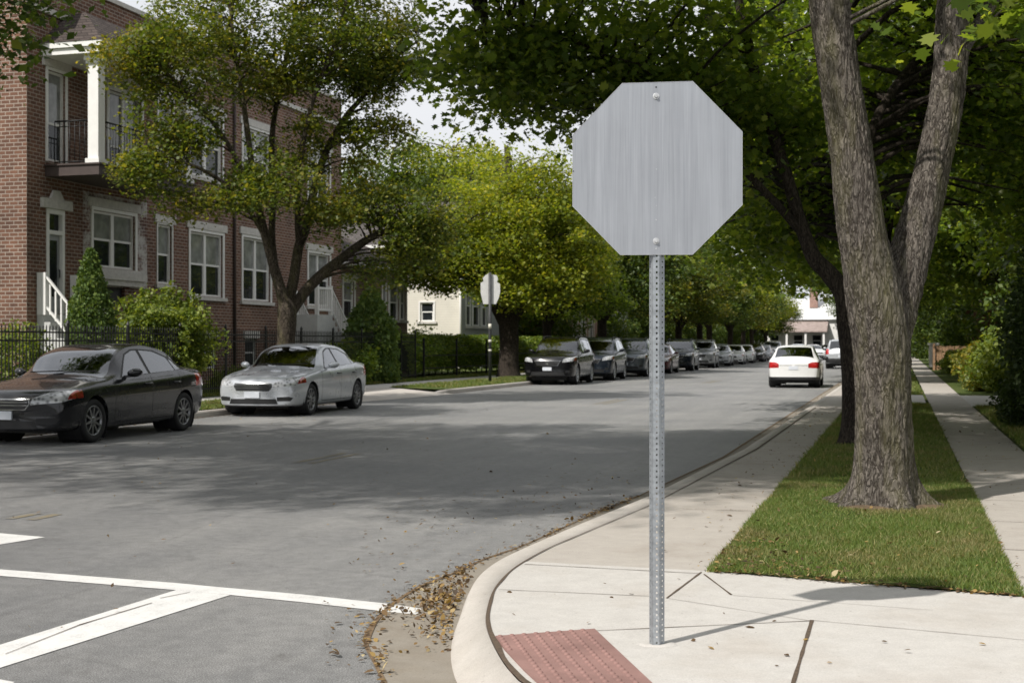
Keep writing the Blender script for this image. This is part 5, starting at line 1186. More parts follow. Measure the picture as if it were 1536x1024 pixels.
# --- the tree left of the frame whose shade lies on the road
TA = Vector((-14.9, 10.5, ZW))
lim5 = [[(TA.x, TA.y, .1, .3), (TA.x, TA.y, 2.5, .26), (TA.x + .3, TA.y + .1, 5, .22), (TA.x + 1.2, TA.y + .3, 8, .14), (TA.x + 2, TA.y + .4, 11, .05)], [(TA.x, TA.y, 3.6, .16), (TA.x + 2.5, TA.y + 1.5, 6.8, .11), (TA.x + 5.5, TA.y + 2.8, 8.8, .06)], [(TA.x, TA.y, 4, .14), (TA.x + .6, TA.y + 3.4, 6.4, .09), (TA.x + 1.7, TA.y + 6.5, 6.6, .04)]]
bl5 = [((-11.3, 10.6, 9.9), (7.6, 6.2, 2.9), 330), ((-6.0, 10.4, 10.6), (4.2, 4.6, 2.3), 150), ((-16.2, 21, 9.6), (2.6, 2.6, 1.2), 80), ((-8.5, 6.6, 10.4), (3.6, 3.5, 1.9), 115), (tuple(P(0, -25, 18.6)), (.4, .8, .35), 8), (tuple(P(-55, 30, 18.)), (.35, .8, .4), 6)]  # outlying lobes sit out of view, added to shade road and silver car
tree('maple_tree', 'tree left of the frame, a few leaf sprays hanging in at the top left corner', 'tree', TA, lim5, bl5, 165, .12, M['leaf_mid'], M['bark_mid'], 41, None, .62)
# --- row trees, two prototypes, then copies
def row_proto(seed, x, y, leafm, label, group, trunk_r=.27):
    r_ = random.Random(seed); h = 3.1
    L = [[(x, y, .05, trunk_r * 1.05), (x + .03, y, 1.2, trunk_r * .9), (x + .0, y + .05, h, trunk_r * .85), (x + .1, y, 5.0, trunk_r * .6), (x + .15, y + .1, 7.5, trunk_r * .3), (x + .2, y, 9.4, .05)]]
    for k in range(5):
        q = 2 * PI * k / 5 + r_.uniform(-.3, .3); ca, sa = math.cos(q), math.sin(q); L.append([(x, y, h - .5 + .2 * k, trunk_r * .55), (x + ca * .9, y + sa * .9, h + .6 + .15 * k, trunk_r * .42), (x + ca * 2., y + sa * 2., h + 1.9 + .2 * k, trunk_r * .28), (x + ca * 3.3, y + sa * 3.3, h + 3.2 + .2 * k, .03)])
    B = [((x, y, 6.6), (4.0, 4.0, 3.3), 220)]
    for k in range(7):
        q = 2 * PI * k / 7 + r_.uniform(-.4, .4); B.append(((x + 3.2 * math.cos(q), y + 3.2 * math.sin(q), 4.6 + r_.uniform(-.5, 1.2)), (1.5, 1.5, 1.1), 24))
    return tree('street_tree', label, 'tree', (x, y, ZW), L, B, 120, .155, leafm, M['bark_dark'], seed, group, .55)
ROW = 'street trees lining the far verge'; ROWR = 'street trees lining the near verge'; YRD = 'yard trees behind the houses'; YR = 'yard trees beyond the pavement on the right'
ra_ = row_proto(51, -15.2, 69.0, M['leaf_mid'], 'dark green street tree above the second and third parked SUVs', ROW)
rb_ = row_proto(52, -15.0, 84.5, M['leaf_yellow'], 'yellowing street tree directly behind the sign post', ROW)
rl = ['street tree first right of the sign post, over the dark SUV', 'street tree over the grey SUV right of the sign post', 'street tree above the pale saloon midway along the row', 'street tree above the white hatchbacks along the row', 'street tree above the dark saloon far along the row', 'farthest street tree at the end of the far row', 'small far street tree left of the sky gap']
for i, (y, s, l) in enumerate(zip((93, 102, 111, 121, 132, 143, 153), (1.0, .95, 1.05, 1., .95, 1.0, .9), rl)):
    copy_plant((ra_, rb_)[i % 2], (-15 + .3 * math.sin(i * 2.3), y, ZW), 1.3 * i, (s, s * .95), l, ROW, (M['leaf_yellow'], M['leaf_mid'], M['leaf_lime'])[i % 3])
copy_plant(ra_, (-16.2, 61.5, ZW), .8, .9, 'shaded tree filling the gap behind the yellow green tree and black SUV', ROW, M['leaf_dark'])
rr = ['third tree of the near verge, crown behind the dark leaning tree', 'fourth tree of the near verge, seen under the big canopy', 'fifth tree of the near verge, crown over the silver SUV', 'sixth tree of the near verge, right of the white car', 'seventh tree of the near verge near the street end', 'last tree of the near verge at the street end']
for i, (y, l) in enumerate(zip((29.5, 51, 62, 75, 92, 112), rr)):
    copy_plant((rb_, ra_)[i % 2], (-.45, y, ZW), 2.1 * i + .4, (1.12, 1.15) if i < 3 else (1.02, 1.1), l, ROWR, M['leaf_dark'] if i < 4 else M['leaf_mid'])
yl = [((5.6, 25.5), 1.05, 'dark yard tree nearest the camera behind the tall dark shrub'), ((6.2, 36), 1.0, 'dark yard tree above the plum coloured shrub'), ((4.6, 47.5), 1.0, 'dark yard tree above the yellow shrubs'), ((5.4, 61), 1.0, 'yard tree above the timber fence'), ((5.0, 82), 1.05, 'yard tree beyond the pale gate pier'), ((6, 105), 1.1, 'farthest yard tree on the right of the pavement'), ((11, 30), 1.2, 'deep shade yard tree at the right edge of the photo'), ((9.5, 18.5), 1.05, 'yard tree out at the right edge nearest the corner')]
for i, (p, s, l) in enumerate(yl): copy_plant((ra_, rb_)[i % 2], (p[0], p[1], ZW), 1.7 * i, (s, s * (1.0 if i != 7 else .95)), l, YR, M['leaf_dark'])
bk = [((-27.5, 80), (1.4, 1.5), 'tall pale green tree rising behind the cream house', M['leaf_lime']), ((-30, 76), (1.35, 1.42), 'leafy tree behind the bungalow roof', M['leaf_mid']), ((-30, 60.5), (.8, .85), 'small tree between the bungalow and cream house', M['leaf_mid']), ((-28, 98), (1.4, 1.45), 'tall tree behind the pinkish brick house', M['leaf_mid']), ((-29, 116), (1.5, 1.4), 'tall tree between the pale and the buff houses', M['leaf_dark']), ((-27, 142), (1.5, 1.3), 'broad tree beyond the buff brick house', M['leaf_mid']), ((-22.5, 160), (1.4, 1.2), 'broad tree left of the house closing the street', M['leaf_yellow']), ((-2, 168), (1.4, 1.2), 'broad tree right of the house closing the street', M['leaf_mid']), ((-20.8, 79), (1.0, .85), 'shaded tree behind the black SUV between two houses', M['leaf_dark']), ((-40, 100), (1.6, 1.15), 'big far tree behind the cream house roof', M['leaf_mid'])]
for i, (p, s, l, m) in enumerate(bk): copy_plant((rb_, ra_)[i % 2], (p[0], p[1], .2), .9 * i, s, l, YRD, m)
# --- shrubs
def shrub(name, label, cat, c, r, n, size, leafm, seed, group=None, cone=False, shape=DIAM, lump=.42, stems=7, upbias=.3, ball=0):
    rng = np.random.default_rng(seed); T = thing(name, label, cat, (c[0], c[1], c[2]), group=group); b = MB()
    for k in range(stems):
        q = rng.uniform(0, 2 * PI); rr_ = rng.uniform(.1, .6); b.tube([(c[0], c[1], c[2] - .05), (c[0] + r[0] * .3 * rr_ * math.cos(q), c[1] + r[1] * .3 * rr_ * math.sin(q), c[2] + r[2] * .5), (c[0] + r[0] * rr_ * math.cos(q), c[1] + r[1] * rr_ * math.sin(q), c[2] + r[2] * (1.3 if not cone else 1.7))], [.03, .02, .006], 5)
    b.build('stem', M['bark_dark'], T)
    v = rng.normal(size=(n, 3)); v /= np.linalg.norm(v, axis=1)[:, None]
    if cone:
        h = rng.uniform(0, 1, n) ** 1.25; ang = rng.uniform(0, 2 * PI, n); pr = np.minimum(1, (1 - h) * 2.3 + .04) ** .75 * (.82 + .18 * np.cos(h * 1.4)); q = rng.uniform(.55, 1, n) ** .6
        lm = np.array([1 + lump * noise.noise((math.cos(a) * 2, math.sin(a) * 2, hh * 9 + seed)) for a, hh in zip(ang, h)])
        pos = np.stack([c[0] + r[0] * pr * q * lm * np.cos(ang), c[1] + r[1] * pr * q * lm * np.sin(ang), c[2] + .05 + 2 * r[2] * h], 1)
    else:
        lm = np.array([1 + lump * (noise.noise(Vector(x) * 1.8 + Vector((seed, 0, 0))) * 1.2 + .6 * noise.noise(Vector(x) * 4.5 + Vector((0, seed, 0)))) for x in v])
        q = rng.uniform(.25, 1, n) ** .45
        pos = np.array([c[0], c[1], c[2] + r[2] * .92]) + v * (q * lm)[:, None] * np.array(r); pos[:, 2] = np.maximum(pos[:, 2], c[2] + .02)
    leaves('foliage', pos, size, leafm, T, shape, rng, upbias, vert=cone); return T
ARB = P(136, 530, 32.0)
shrub('arborvitae', 'tall cone shaped evergreen shrub in front of the brick house stairs', 'shrub', (ARB.x, ARB.y, .2), (.57, .57, 1.76), 19000, .075, M['leaf_cedar'], 3, None, True, DIAM, .22)
RB = P(240, 530, 35.0)
shrub('round_shrub', 'wide round bright green bush behind the charcoal car', 'shrub', (RB.x, RB.y, .2), (1.32, 1.2, 1.36), 24000, .10, M['leaf_shrub'], 4, None)
c_ = P(20, 530, 29); shrub('round_shrub', 'sunlit leafy bush behind the fence at the left edge', 'shrub', (c_.x, c_.y, .2), (.9, .8, .90), 6000, .08, M['leaf_gold'] if False else M['leaf_shrub'], 5)
c_ = P(556, 530, 47.5); shrub('arborvitae', 'smaller cone shaped evergreen in front of the bungalow', 'shrub', (c_.x, c_.y, .2), (.95, .9, 1.62), 13000, .10, M['leaf_cedar'], 6, None, True)
c_ = P(522, 545, 46); shrub('round_shrub', 'low dark bush at the foot of the white stairs', 'shrub', (c_.x, c_.y, .2), (1.0, 1, .75), 5000, .10, M['leaf_hedge'], 7)
c_ = P(548, 560, 44.5); shrub('round_shrub', 'small dark bush beside the gate posts', 'shrub', (-18.2, 45.6, .2), (.5, .6, .55), 3000, .08, M['leaf_hedge'], 8)
c_ = P(375, 540, 39); shrub('round_shrub', 'low green plant behind the fence under the basement windows', 'shrub', (c_.x, c_.y, .2), (1.3, .9, .35), 3500, .08, M['leaf_shrub'], 9)
c_ = P(630, 520, 60); shrub('round_shrub', 'loose young bush poking above the hedge before the cream wall', 'shrub', (c_.x, c_.y, .2), (.9, .9, 1.22), 1500, .10, M['leaf_shrub'], 10)
# clipped hedge
rng = np.random.default_rng(77); hd = thing('hedge', 'long clipped green hedge with a sunlit top in front of the cream house', 'hedge', (-18.6, 58, .2))
b = MB(); rows = []
for i in range(41):
    y = 48.2 + 28.0 * i / 40; w = .46 + .05 * noise.noise((y, 1, 0)); h = 1.72 + .05 * noise.noise((y * .8, 3, 0)); rows.append([(-18.7 - w, y, .55), (-18.7 - w, y, h - .12), (-18.7 - w + .12, y, h), (-18.75, y, h), (-18.35, y, h - .25), (-18.26, y, 1.2), (-18.26, y, .55)])
b.grid(rows); b.face(rows[0]); b.face(list(reversed(rows[-1]))); b.build('twiggy_core', plain('twigs and inner leaves', (.018, .026, .008), .95, 0, .5, 20), hd)  # solid stand-in for the twiggy inside, added to block light
n = 60000; yy = rng.uniform(48.1, 76.3, n); u = rng.uniform(0, 2.8, n); tt = np.clip((u - .8) / 1.2, 0, 1); xx = np.where(u < .8, -18.2, np.where(u < 2., -18.2 - .75 * tt, -19.15)); zz = np.where(u < .8, .45 + u, np.where(u < 2., 1.25 + .62 * np.sin(tt * PI / 2), .45 + (u - 2.) * 1.7))
lump = np.array([noise.noise((a * 1.3, c * 1.5, 0)) for a, c in zip(yy, zz + xx)]) * .06
xx = xx + rng.normal(size=n) * .035 + lump; zz = zz + rng.normal(size=n) * .035 + lump * .6
leaves('foliage', np.stack([xx, yy, zz], 1), .085, M['leaf_hedge'], hd, DIAM, rng, .4)
b = MB()
for y in np.arange(48.6, 76, .8): b.tube([(-18.7, y, .1), (-18.68, y + .05, .8)], .03, 5)
b.build('stem', M['bark_dark'], hd)
# right hand shrubs
RS = 'shrubs along the right pavement'
shrub('evergreen_shrub', 'tall very dark evergreen shrub at the right edge of the photo', 'shrub', (2.62, 20.6, .12), (1.12, 1.9, 1.6), 21000, .085, M['leaf_evergreen'], 13, RS, False, DIAM, .2, 9)
shrub('evergreen_shrub', 'dark evergreen shrub behind the tallest right hand one', 'shrub', (3.0, 25.8, .12), (1.25, 1.9, 1.5), 16000, .09, M['leaf_evergreen'], 14, RS)
shrub('round_shrub', 'low dark bush at the foot of the evergreen beside the pavement', 'shrub', (2.0, 24.0, .12), (.5, 1.2, .45), 4500, .07, M['leaf_evergreen'], 15, RS)
shrub('round_shrub', 'bright yellow green bush beyond the driveway on the right', 'shrub', (3.0, 40.2, .12), (1.1, 1.3, .95), 7500, .11, M['leaf_shrub'], 16, RS)
shrub('round_shrub', 'golden flowering shrub beside the pavement beyond the driveway', 'shrub', (2.35, 46.2, .12), (.75, 2.2, .72), 6000, .11, M['leaf_gold'], 17, RS)
shrub('round_shrub', 'small yellow flowered clump at the pavement edge', 'shrub', (2.15, 41.5, .12), (.38, .7, .42), 2600, .08, M['leaf_gold'], 18, RS)
shrub('round_shrub', 'green mounded bush between the golden shrub and the evergreen', 'shrub', (4.3, 37., .12), (1.3, 1.5, 1.25), 8000, .11, M['leaf_shrub'], 19, RS)
shrub('round_shrub', 'dull plum leaved shrub behind the yellow bushes', 'shrub', (4.4, 52, .12), (1.7, 1.7, 1.75), 7500, .13, M['leaf_plum'], 20, RS, stems=12)
shrub('round_shrub', 'dark green bush below the plum shrub', 'shrub', (3.9, 48.6, .12), (1.3, 1.3, 1.0), 7000, .11, M['leaf_hedge'], 22, RS)
shrub('round_shrub', 'green bush in front of the timber fence', 'shrub', (2.5, 66, .12), (.8, 2.6, .55), 5000, .12, M['leaf_shrub'], 23, RS)
# --- bushes that close the view far off
bb = shrub('big_bush', 'distant big bush in the green backdrop behind the far parked cars', 'shrub', (-21.5, 113, .2), (3.2, 3.2, 2.0), 17000, .165, M['leaf_mid'], 31, 'distant bushes behind the far parked cars')
for i, (x, y, s_) in enumerate([(-21, 119, .8), (-20.5, 138, 1.), (-20, 146, 1.1), (-19, 153, 1.), (-18.5, 161, 1.2), (-24, 150, 1.5), (-22.5, 112, 1.3), (-24, 86, 1.1), (-22.5, 99, .9)]):
    copy_plant(bb, (x, y, .2), 1.1 * i, (s_, s_ * 1.15), 'distant big bush in the green backdrop behind the far parked cars', 'distant bushes behind the far parked cars', M['leaf_mid'])
RB_ = 'dark bushes under the trees along the right yards'
for i, (x, y, s_) in enumerate([(6.2, 33, 1.), (6.5, 42, 1.1), (6.2, 53, 1.1), (6, 58, 1.), (6.4, 66, 1.2), (5.6, 76, 1.), (5.2, 88, 1.1), (5.4, 96, 1.2), (5.0, 106, 1.2), (4.8, 118, 1.2), (4.0, 132, 1.3), (3.0, 146, 1.4), (1.5, 158, 1.5), (9, 27, 1.2), (8.4, 21.5, 1.1), (12, 36, 1.6), (13, 48, 1.8)]):
    copy_plant(bb, (x, y, .1), 1.7 * i, (s_, s_ * 1.1), 'dark bush in the shaded undergrowth below the right yard trees', RB_, M['leaf_dark'])
# --- grass blades
def blades(name, areas, seed, label):
    rng = np.random.default_rng(seed); VV = []
    for (x0, x1, y0, y1, n, h, w, y0b, zf) in areas:
        x = rng.uniform(x0, x1, n); y = rng.uniform(y0 - .35, y1, n); u = (x - x0) / (x1 - x0); ys = y0 + ((y0b if y0b is not None else y0) - y0) * u
        ok = y > ys + .0
        dx, dy = (x - TB.x) / .47, (y - TB.y) / .42; dd = dx * dx + dy * dy; ok &= dd > 1.
        den = np.array([noise.noise((a * 1.1, c * 1.1, 0)) for a, c in zip(x, y)]); ok &= rng.uniform(-.9, .5, n) < den + .35
        x, y, u, den = x[ok], y[ok], u[ok], den[ok]; m = len(x); z = zf(x, y, u); hh = h * rng.uniform(.5, 1.35, m) * (1 + .5 * den); ww = w * rng.uniform(.7, 1.3, m); a = rng.uniform(0, 2 * PI, m); ln = rng.normal(size=(m, 2)) * .55
        ca, sa = np.cos(a) * ww, np.sin(a) * ww; p = np.stack([x, y, z], 1)
        V = np.stack([p + np.stack([ca, sa, 0 * ca], 1), p - np.stack([ca, sa, 0 * ca], 1), p + np.stack([ln[:, 0] * hh, ln[:, 1] * hh, hh], 1)], 1); VV.append(V.reshape(-1, 3))
    V = np.concatenate(VV); n = len(V) // 3; o = mesh_arrays(name, V, np.full(n, 3), np.arange(3 * n), M['blade']); return tag(o, None, None, None, 'stuff')
zl = lambda x, y, u: ZW - .004 + .035 * np.sin(PI * np.clip(u, 0, 1)) ** .6
zs = lambda x, y, u: 0 * x + ZW + .01
blades('grass', [(GL - .025, .66, lc.y - .03, 14, 110000, .030, .0032, lc.y - .36, zl), (GL - .02, GR + .06, 14, 32, 60000, .05, .006, None, zl), (GL, GR, 38, 60, 14000, .06, .012, None, zl), (SR + .03, 3.2, 14, 31, 24000, .07, .008, None, zs), (-15.85, KS - .2, 14, 31.2, 30000, .06, .012, None, zs), (-15.85, KN - .2, 40.3, 60, 16000, .06, .016, None, zs), (-18.9, -17.45, 14, 64, 50000, .09, .016, None, zs)], 9, '')
# --- fallen leaves
rng = np.random.default_rng(123)
def scat(poly, n, z=.012, pix=True, pw=0.):
    pts = [(p[0], p[1]) for p in poly]; out = []; x0, x1 = min(p[0] for p in pts), max(p[0] for p in pts); y0, y1 = min(p[1] for p in pts), max(p[1] for p in pts)
    while len(out) < n:
        q = (rng.uniform(x0, x1), rng.uniform(y0, y1))
        if inpoly(q, pts): out.append((q[0], q[1], z + abs(rng.normal()) * .004))
    return np.array(out)
def along(line, n, spread, z=.012):
    ps = [Vector((p[0], p[1], 0)) for p in line]; seg = [(ps[i + 1] - ps[i]).length for i in range(len(ps) - 1)]; tot = sum(seg); out = []
    for k in range(n):
        q = rng.uniform(0, tot); i = 0
        while q > seg[i] and i < len(seg) - 1: q -= seg[i]; i += 1
        p = ps[i].lerp(ps[i + 1], q / seg[i]); w = spread(p) if callable(spread) else spread; out.append((p.x + rng.normal() * w, p.y + rng.normal() * w, z + abs(rng.normal()) * .006))
    return np.array(out)
def Wp(l, z=0.): return [tuple(G(x, y, z).xy) for x, y in l]
pile = Wp([(640, 868), (706, 858), (692, 905), (684, 940), (690, 985), (660, 970), (630, 930), (612, 900)])
kl = resample(Wp([(716, 852), (703, 874), (691, 903), (683, 928), (680, 952), (684, 978)]), 40); a = []
for k in range(850):
    i = int(np.clip(rng.normal(19, 9), 0, 39)); off = abs(rng.normal()) * .13 * (1.15 - abs(i - 20) / 26) + .01
    if rng.uniform() < .25: off += rng.uniform(0, .18)
    a.append((kl[i].x - off + rng.normal() * .012, kl[i].y - off * .12 + rng.normal() * .02, .012 + abs(rng.normal()) * .004))
a = np.array(a); 
cpx = G(672, 915, 0); dd = np.hypot(a[:, 0] - cpx.x, a[:, 1] - cpx.y); a[:, 2] += rng.uniform(0, 1, len(a)) * np.clip(.038 - .08 * dd, 0, .038)
o = leaves('leaf_pile', a, .027, M['litter'], None, OVAL, rng, .5); tag(o, None, None, None, 'stuff')
P1 = [a for a in [
    along(gp[4:], 420, .035), along(gp[:14], 200, .03), along([(RX - .16, 12), (RX - .16, 60)], 500, .09), scat(Wp([(560, 760), (960, 700), (960, 745), (700, 850), (560, 900), (520, 860)]), 260), scat(Wp([(0, 700), (900, 640), (960, 740), (560, 860), (400, 900), (0, 960)]), 150),
    scat(Wp([(480, 900), (640, 920), (600, 1010), (480, 1010)]), 60), scat([(RX + .2, 8.8), (GL, 8.8), (GL, 30), (RX + .2, 30)], 260, ZW + .004), scat([(GR, 9), (SR, 9), (SR, 30), (GR, 30)], 150, ZW + .004), along([(.66, 7.9), (.6, 14), (.56, 30)], 300, .03, ZW + .008), along([(SR, 10), (SR, 31)], 300, .07, ZW + .008),
    scat([(GL, 8.2), (GR, 7.9), (GR, 30), (GL, 30)], 420, ZW + .05), along([tuple(lc.xy), (.66, lc.y - .35)], 260, .02, ZW + .008), along([tuple(lc.xy + Vector((.1, .1))), (-.3, lc.y + .05)], 120, .10, ZW + .03), scat([(GL, 8.3), (-.4, 8.3), (-.6, 9.2), (GL, 9.6)], 160, ZW + .035), along([tuple(lc.xy + Vector((.2, .12))), (-.1, lc.y + .12)], 90, .12, ZW + .035), along([(KS + .13, 14), (KS + .13, 32)], 900, .10), along([(KN + .14, 39), (KN + .12, 120)], 900, .09), scat([(KS, 14), (-9, 14), (-9, 30), (KS, 30)], 160), scat(Wp([(760, 860), (1000, 860), (1200, 920), (1500, 930), (1500, 1010), (1000, 1000), (760, 950)], ZW), 22, ZW + .004), scat([(-15.8, 14), (KS - .2, 14), (KS - .2, 31), (-15.8, 31)], 250, ZW + .05)]]
allp = np.concatenate(P1)
o = leaves('leaf_litter', allp, .030, M['litter'], None, OVAL, rng, .5, True); tag(o, None, None, None, 'stuff')
# ---------------------------------------------------------------- signs
def sign_post():
    base = G(985, 966, ZW); d0 = (base.xy.dot(Vector(FW)))
    r = Vector((*RT, 0)); f = Vector((*FW, 0)); up = Vector((0, 0, 1))
    # the plate is turned a touch; r = along the plate, f = away
    S = thing('road_sign', 'large blank aluminium back of an octagonal road sign on a perforated steel post', 'road sign', base)
    zb = base.z; ppm = FOC / d0; Zp = lambda y: EYE + (HOR - y) / ppm; Up = lambda x: (x - 985) / ppm
    oc = [(932, 128), (1037, 125), (1111, 200), (1111, 309), (1037, 383), (929, 383.5), (858, 311), (858, 205)]
    b = MB(); th = .0035
    fr = [base + r * Up(x) + up * (Zp(y) - zb) - f * .048 for x, y in oc]
    # densify a little for the very slight dish of a real plate
    b.face(fr); b.face(list(reversed([p + f * th for p in fr])))
    for i in range(8): b.face([fr[i], fr[(i + 1) % 8], fr[(i + 1) % 8] + f * th, fr[i] + f * th])
    pl = b.build('plate', M['alu'], S)
    ed = MB()  # rim strip in brighter metal, an edge highlight painted onto the plate
    for i in range(8):
        a, c = fr[i], fr[(i + 1) % 8]; ctr = sum(fr, Vector()) / 8; ia, ic = a.lerp(ctr, .004), c.lerp(ctr, .004); ed.face([a - f * .0008, c - f * .0008, ic - f * .0008, ia - f * .0008])
    ed.build('edge', M['galv_hi'], pl)
    # bolts with washers
    for (x, y) in ((982.5, 147.5), (982.5, 363)):
        b = MB(); c = base + r * Up(x) + up * (Zp(y) - zb) - f * .048
        def ringp(R, o, n=16, ph=0): return [c + r * R * math.cos(2 * PI * k / n + ph) + up * R * math.sin(2 * PI * k / n + ph) - f * o for k in range(n)]
        b.grid([ringp(.0150, 0), ringp(.0150, .0025), ringp(.0135, .003), ringp(.0085, .003)], 0, False, True); b.face(ringp(.0084, .0031))
        b.grid([ringp(.0085, .003, 6), ringp(.0085, .0105, 6), ringp(.0070, .0122, 6)], 0, False, True); b.face(ringp(.0070, .0122, 6)); b.build('bolt', M['galv_hi'], S)
    for (x, y, rr) in ((982.5, 134, .004), (982.5, 374, .004), (982.5, 331, .003), (983, 256, .002), (981, 298, .002), (983, 310, .002), (859.5, 259, .003)):
        b = MB(); c = base + r * Up(x) + up * (Zp(y) - zb) - f * .0488; b.face([c + r * rr * math.cos(k * PI / 4) + up * rr * math.sin(k * PI / 4) for k in range(8)]); b.build('rivet_hole', M['black'] if y in (134, 259) else M['galv_hi'], pl)
    # perforated hat channel: left flange face, web with holes, right flange
    w = .068; ztop = Zp(131) - zb; z0 = -.02; pitch = .0254
    prof = [(-.034, .010), (-.026, -.010), (-.022, -.022), (.006, -.026), (.011, -.022), (.014, .002), (.034, .008)]
    b = MB(); nz = int((ztop - z0) / pitch)
    def pp(u, v, z): return base + r * (u + .0005) + f * (v - .018) + up * z
    holes = {1: (.0040, .0034), 2: (.0065, .0058), 5: (.0038, .0034)}
    for i in range(len(prof) - 1):
        (u0, v0), (u1, v1) = prof[i], prof[i + 1]
        if i == 2 or i == 5 or i == 0:
            hw = (.0042, .0052) if i == 2 else (.0030, .0042); L = math.hypot(u1 - u0, v1 - v0); cx = .62 if i == 2 else .5
            for k in range(nz):
                za, zc = z0 + k * pitch, z0 + (k + 1) * pitch; zm = (za + zc) / 2
                out = [(0, za), (cx, za), (1, za), (1, zm), (1, zc), (cx, zc), (0, zc), (0, zm)]
                inn = [(cx - hw[0] * .8 / L, zm - hw[1] * .8), (cx, zm - hw[1]), (cx + hw[0] * .8 / L, zm - hw[1] * .8), (cx + hw[0] / L, zm), (cx + hw[0] * .8 / L, zm + hw[1] * .8), (cx, zm + hw[1]), (cx - hw[0] * .8 / L, zm + hw[1] * .8), (cx - hw[0] / L, zm)]
                P3 = lambda q: pp(u0 + (u1 - u0) * q[0], v0 + (v1 - v0) * q[0], q[1])
                for j in range(8): b.face([P3(out[j]), P3(out[(j + 1) % 8]), P3(inn[(j + 1) % 8]), P3(inn[j])])
        else:
            for k in range(0, nz, 8): b.face([pp(u0, v0, z0 + k * pitch), pp(u1, v1, z0 + k * pitch), pp(u1, v1, z0 + min(nz, k + 8) * pitch), pp(u0, v0, z0 + min(nz, k + 8) * pitch)])
    po = b.build('post', M['galv'], S)
    m = po.modifiers.new('thick', 'SOLIDIFY'); m.thickness = .0028; m.offset = 0
    b = MB(); rows = []
    for R, h in ((.075, .0005), (.06, .006), (.048, .008), (.03, .007)): rows.append([base + r * R * (1.25 + .12 * math.sin(k * 2.3)) * math.cos(2 * PI * k / 18) + f * R * .9 * math.sin(2 * PI * k / 18) + up * h for k in range(18)])
    b.grid(rows, 0, True, True); b.face(rows[-1]); b.build('mortar_collar', M['concrete'], S)
sign_post()
def far_sign():
    Yd = 48.8; base = G(735, 573, ZW); d = base.xy.dot(Vector(FW)); ppm = FOC / d; r = Vector((*RT, 0)); f = Vector((*FW, 0)); up = Vector((0, 0, 1))
    S = thing('street_sign', 'pale notched back of a small street sign on a dark weathered pole, far kerb', 'road sign', base)
    sh = [(734, 410), (740, 412), (746, 413), (748, 418), (746.5, 423), (751, 426), (751.3, 438), (749, 447), (745, 456), (726, 456), (724, 448), (722, 439), (722, 424), (726.5, 422), (725, 417), (729, 413)]
    b = MB(); fr = [base + r * ((x - 736) / ppm) + up * (EYE + (HOR - y) / ppm - base.z) - f * .05 for x, y in sh]
    n = len(fr); b.face(fr); b.face(list(reversed([p + f * .02 for p in fr])))
    for i in range(n): b.face([fr[i], fr[(i + 1) % n], fr[(i + 1) % n] + f * .02, fr[i] + f * .02])
    b.build('plate', M['signback'], S)
    zt = EYE + (HOR - 409) / ppm - base.z
    b = MB(); b.tube([base - f * .11 + up * -.1, base - f * .11 + up * zt], .055, 10); b.build('pole', M['pole'], S)
    b = MB(); 
    for zc, h in ((1.95, .18), (1.45, .1), (1.12, .08)):
        b.tube([base - f * .11 + up * zc, base - f * .11 + up * (zc + h)], .060, 10)
    b.build('sticker', M['sticker'], S)
far_sign()
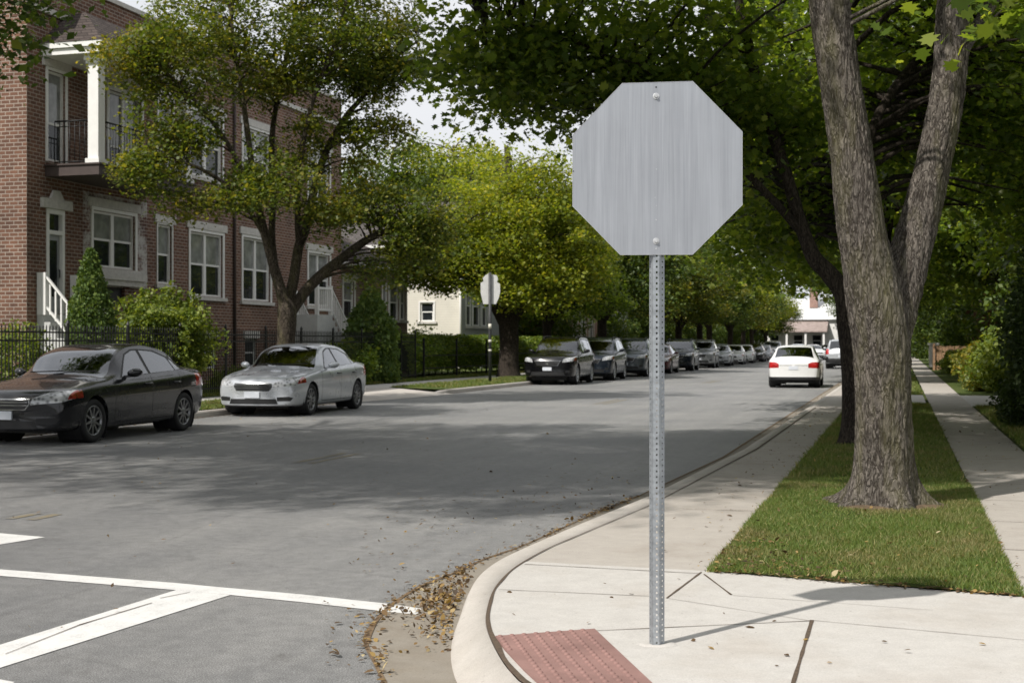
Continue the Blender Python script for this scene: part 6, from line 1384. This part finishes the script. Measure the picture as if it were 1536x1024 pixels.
# ---------------------------------------------------------------- light, sky, camera
SUN_EL = math.radians(48.5); SUN_TO = Vector((-.487, -.873, 0)).normalized()
w = bpy.data.worlds.new('World'); SC.world = w; w.use_nodes = True; nt = w.node_tree; nt.nodes.clear()
sky = nt.nodes.new('ShaderNodeTexSky'); sky.sky_type = 'NISHITA'; sky.sun_disc = False; sky.sun_elevation = SUN_EL
sky.sun_rotation = math.atan2(SUN_TO.x, SUN_TO.y); sky.air_density = 1.; sky.dust_density = 2.; sky.ozone_density = 1.
tc = nt.nodes.new('ShaderNodeTexCoord'); mp = nt.nodes.new('ShaderNodeMapping'); mp.inputs['Scale'].default_value = (1, 1, 2.2)
nz = nt.nodes.new('ShaderNodeTexNoise'); nz.inputs['Scale'].default_value = 1.7; nz.inputs['Detail'].default_value = 7; nz.inputs['Roughness'].default_value = .58
cr = nt.nodes.new('ShaderNodeValToRGB'); cr.color_ramp.elements[0].position = .36; cr.color_ramp.elements[0].color = (.72, .72, .72, 1); cr.color_ramp.elements[1].position = .56
mx = nt.nodes.new('ShaderNodeMixRGB'); mx.inputs[2].default_value = (10.2, 10.4, 10.8, 1)
bg = nt.nodes.new('ShaderNodeBackground'); bg.inputs[1].default_value = SKY_S if 'SKY_S' in globals() else .063
out = nt.nodes.new('ShaderNodeOutputWorld'); K = nt.links.new
K(tc.outputs['Generated'], mp.inputs[0]); K(mp.outputs[0], nz.inputs['Vector']); K(nz.outputs['Fac'], cr.inputs[0]); K(cr.outputs[0], mx.inputs[0]); K(sky.outputs[0], mx.inputs[1]); K(mx.outputs[0], bg.inputs[0]); K(bg.outputs[0], out.inputs[0])
sl = bpy.data.lights.new('sun', 'SUN'); sl.energy = 3.9; sl.angle = math.radians(.9); sl.color = (1, .955, .89)
so = bpy.data.objects.new('sun', sl); COL.objects.link(so)
dv = Vector((SUN_TO.x * math.cos(SUN_EL), SUN_TO.y * math.cos(SUN_EL), math.sin(SUN_EL))); so.rotation_euler = dv.to_track_quat('Z', 'Y').to_euler()
cd_ = bpy.data.cameras.new('camera'); co = bpy.data.objects.new('camera', cd_); COL.objects.link(co); SC.camera = co
co.location = (0, 0, EYE); co.rotation_euler = (PI / 2, 0, TH)
cd_.sensor_width = 36; cd_.lens = 36 * FOC / 1536; cd_.shift_y = -(HOR - 512) / 1536 * -1; cd_.clip_end = 2000; cd_.clip_start = .05
cd_.dof.use_dof = True; cd_.dof.focus_distance = 7.2; cd_.dof.aperture_fstop = 7.0
SC.view_settings.view_transform = 'Standard'; SC.view_settings.look = 'None'; SC.view_settings.exposure = .42; SC.view_settings.gamma = 1
SC.cycles.max_bounces = 8; SC.cycles.transmission_bounces = 4; SC.cycles.caustics_reflective = False; SC.cycles.caustics_refractive = False
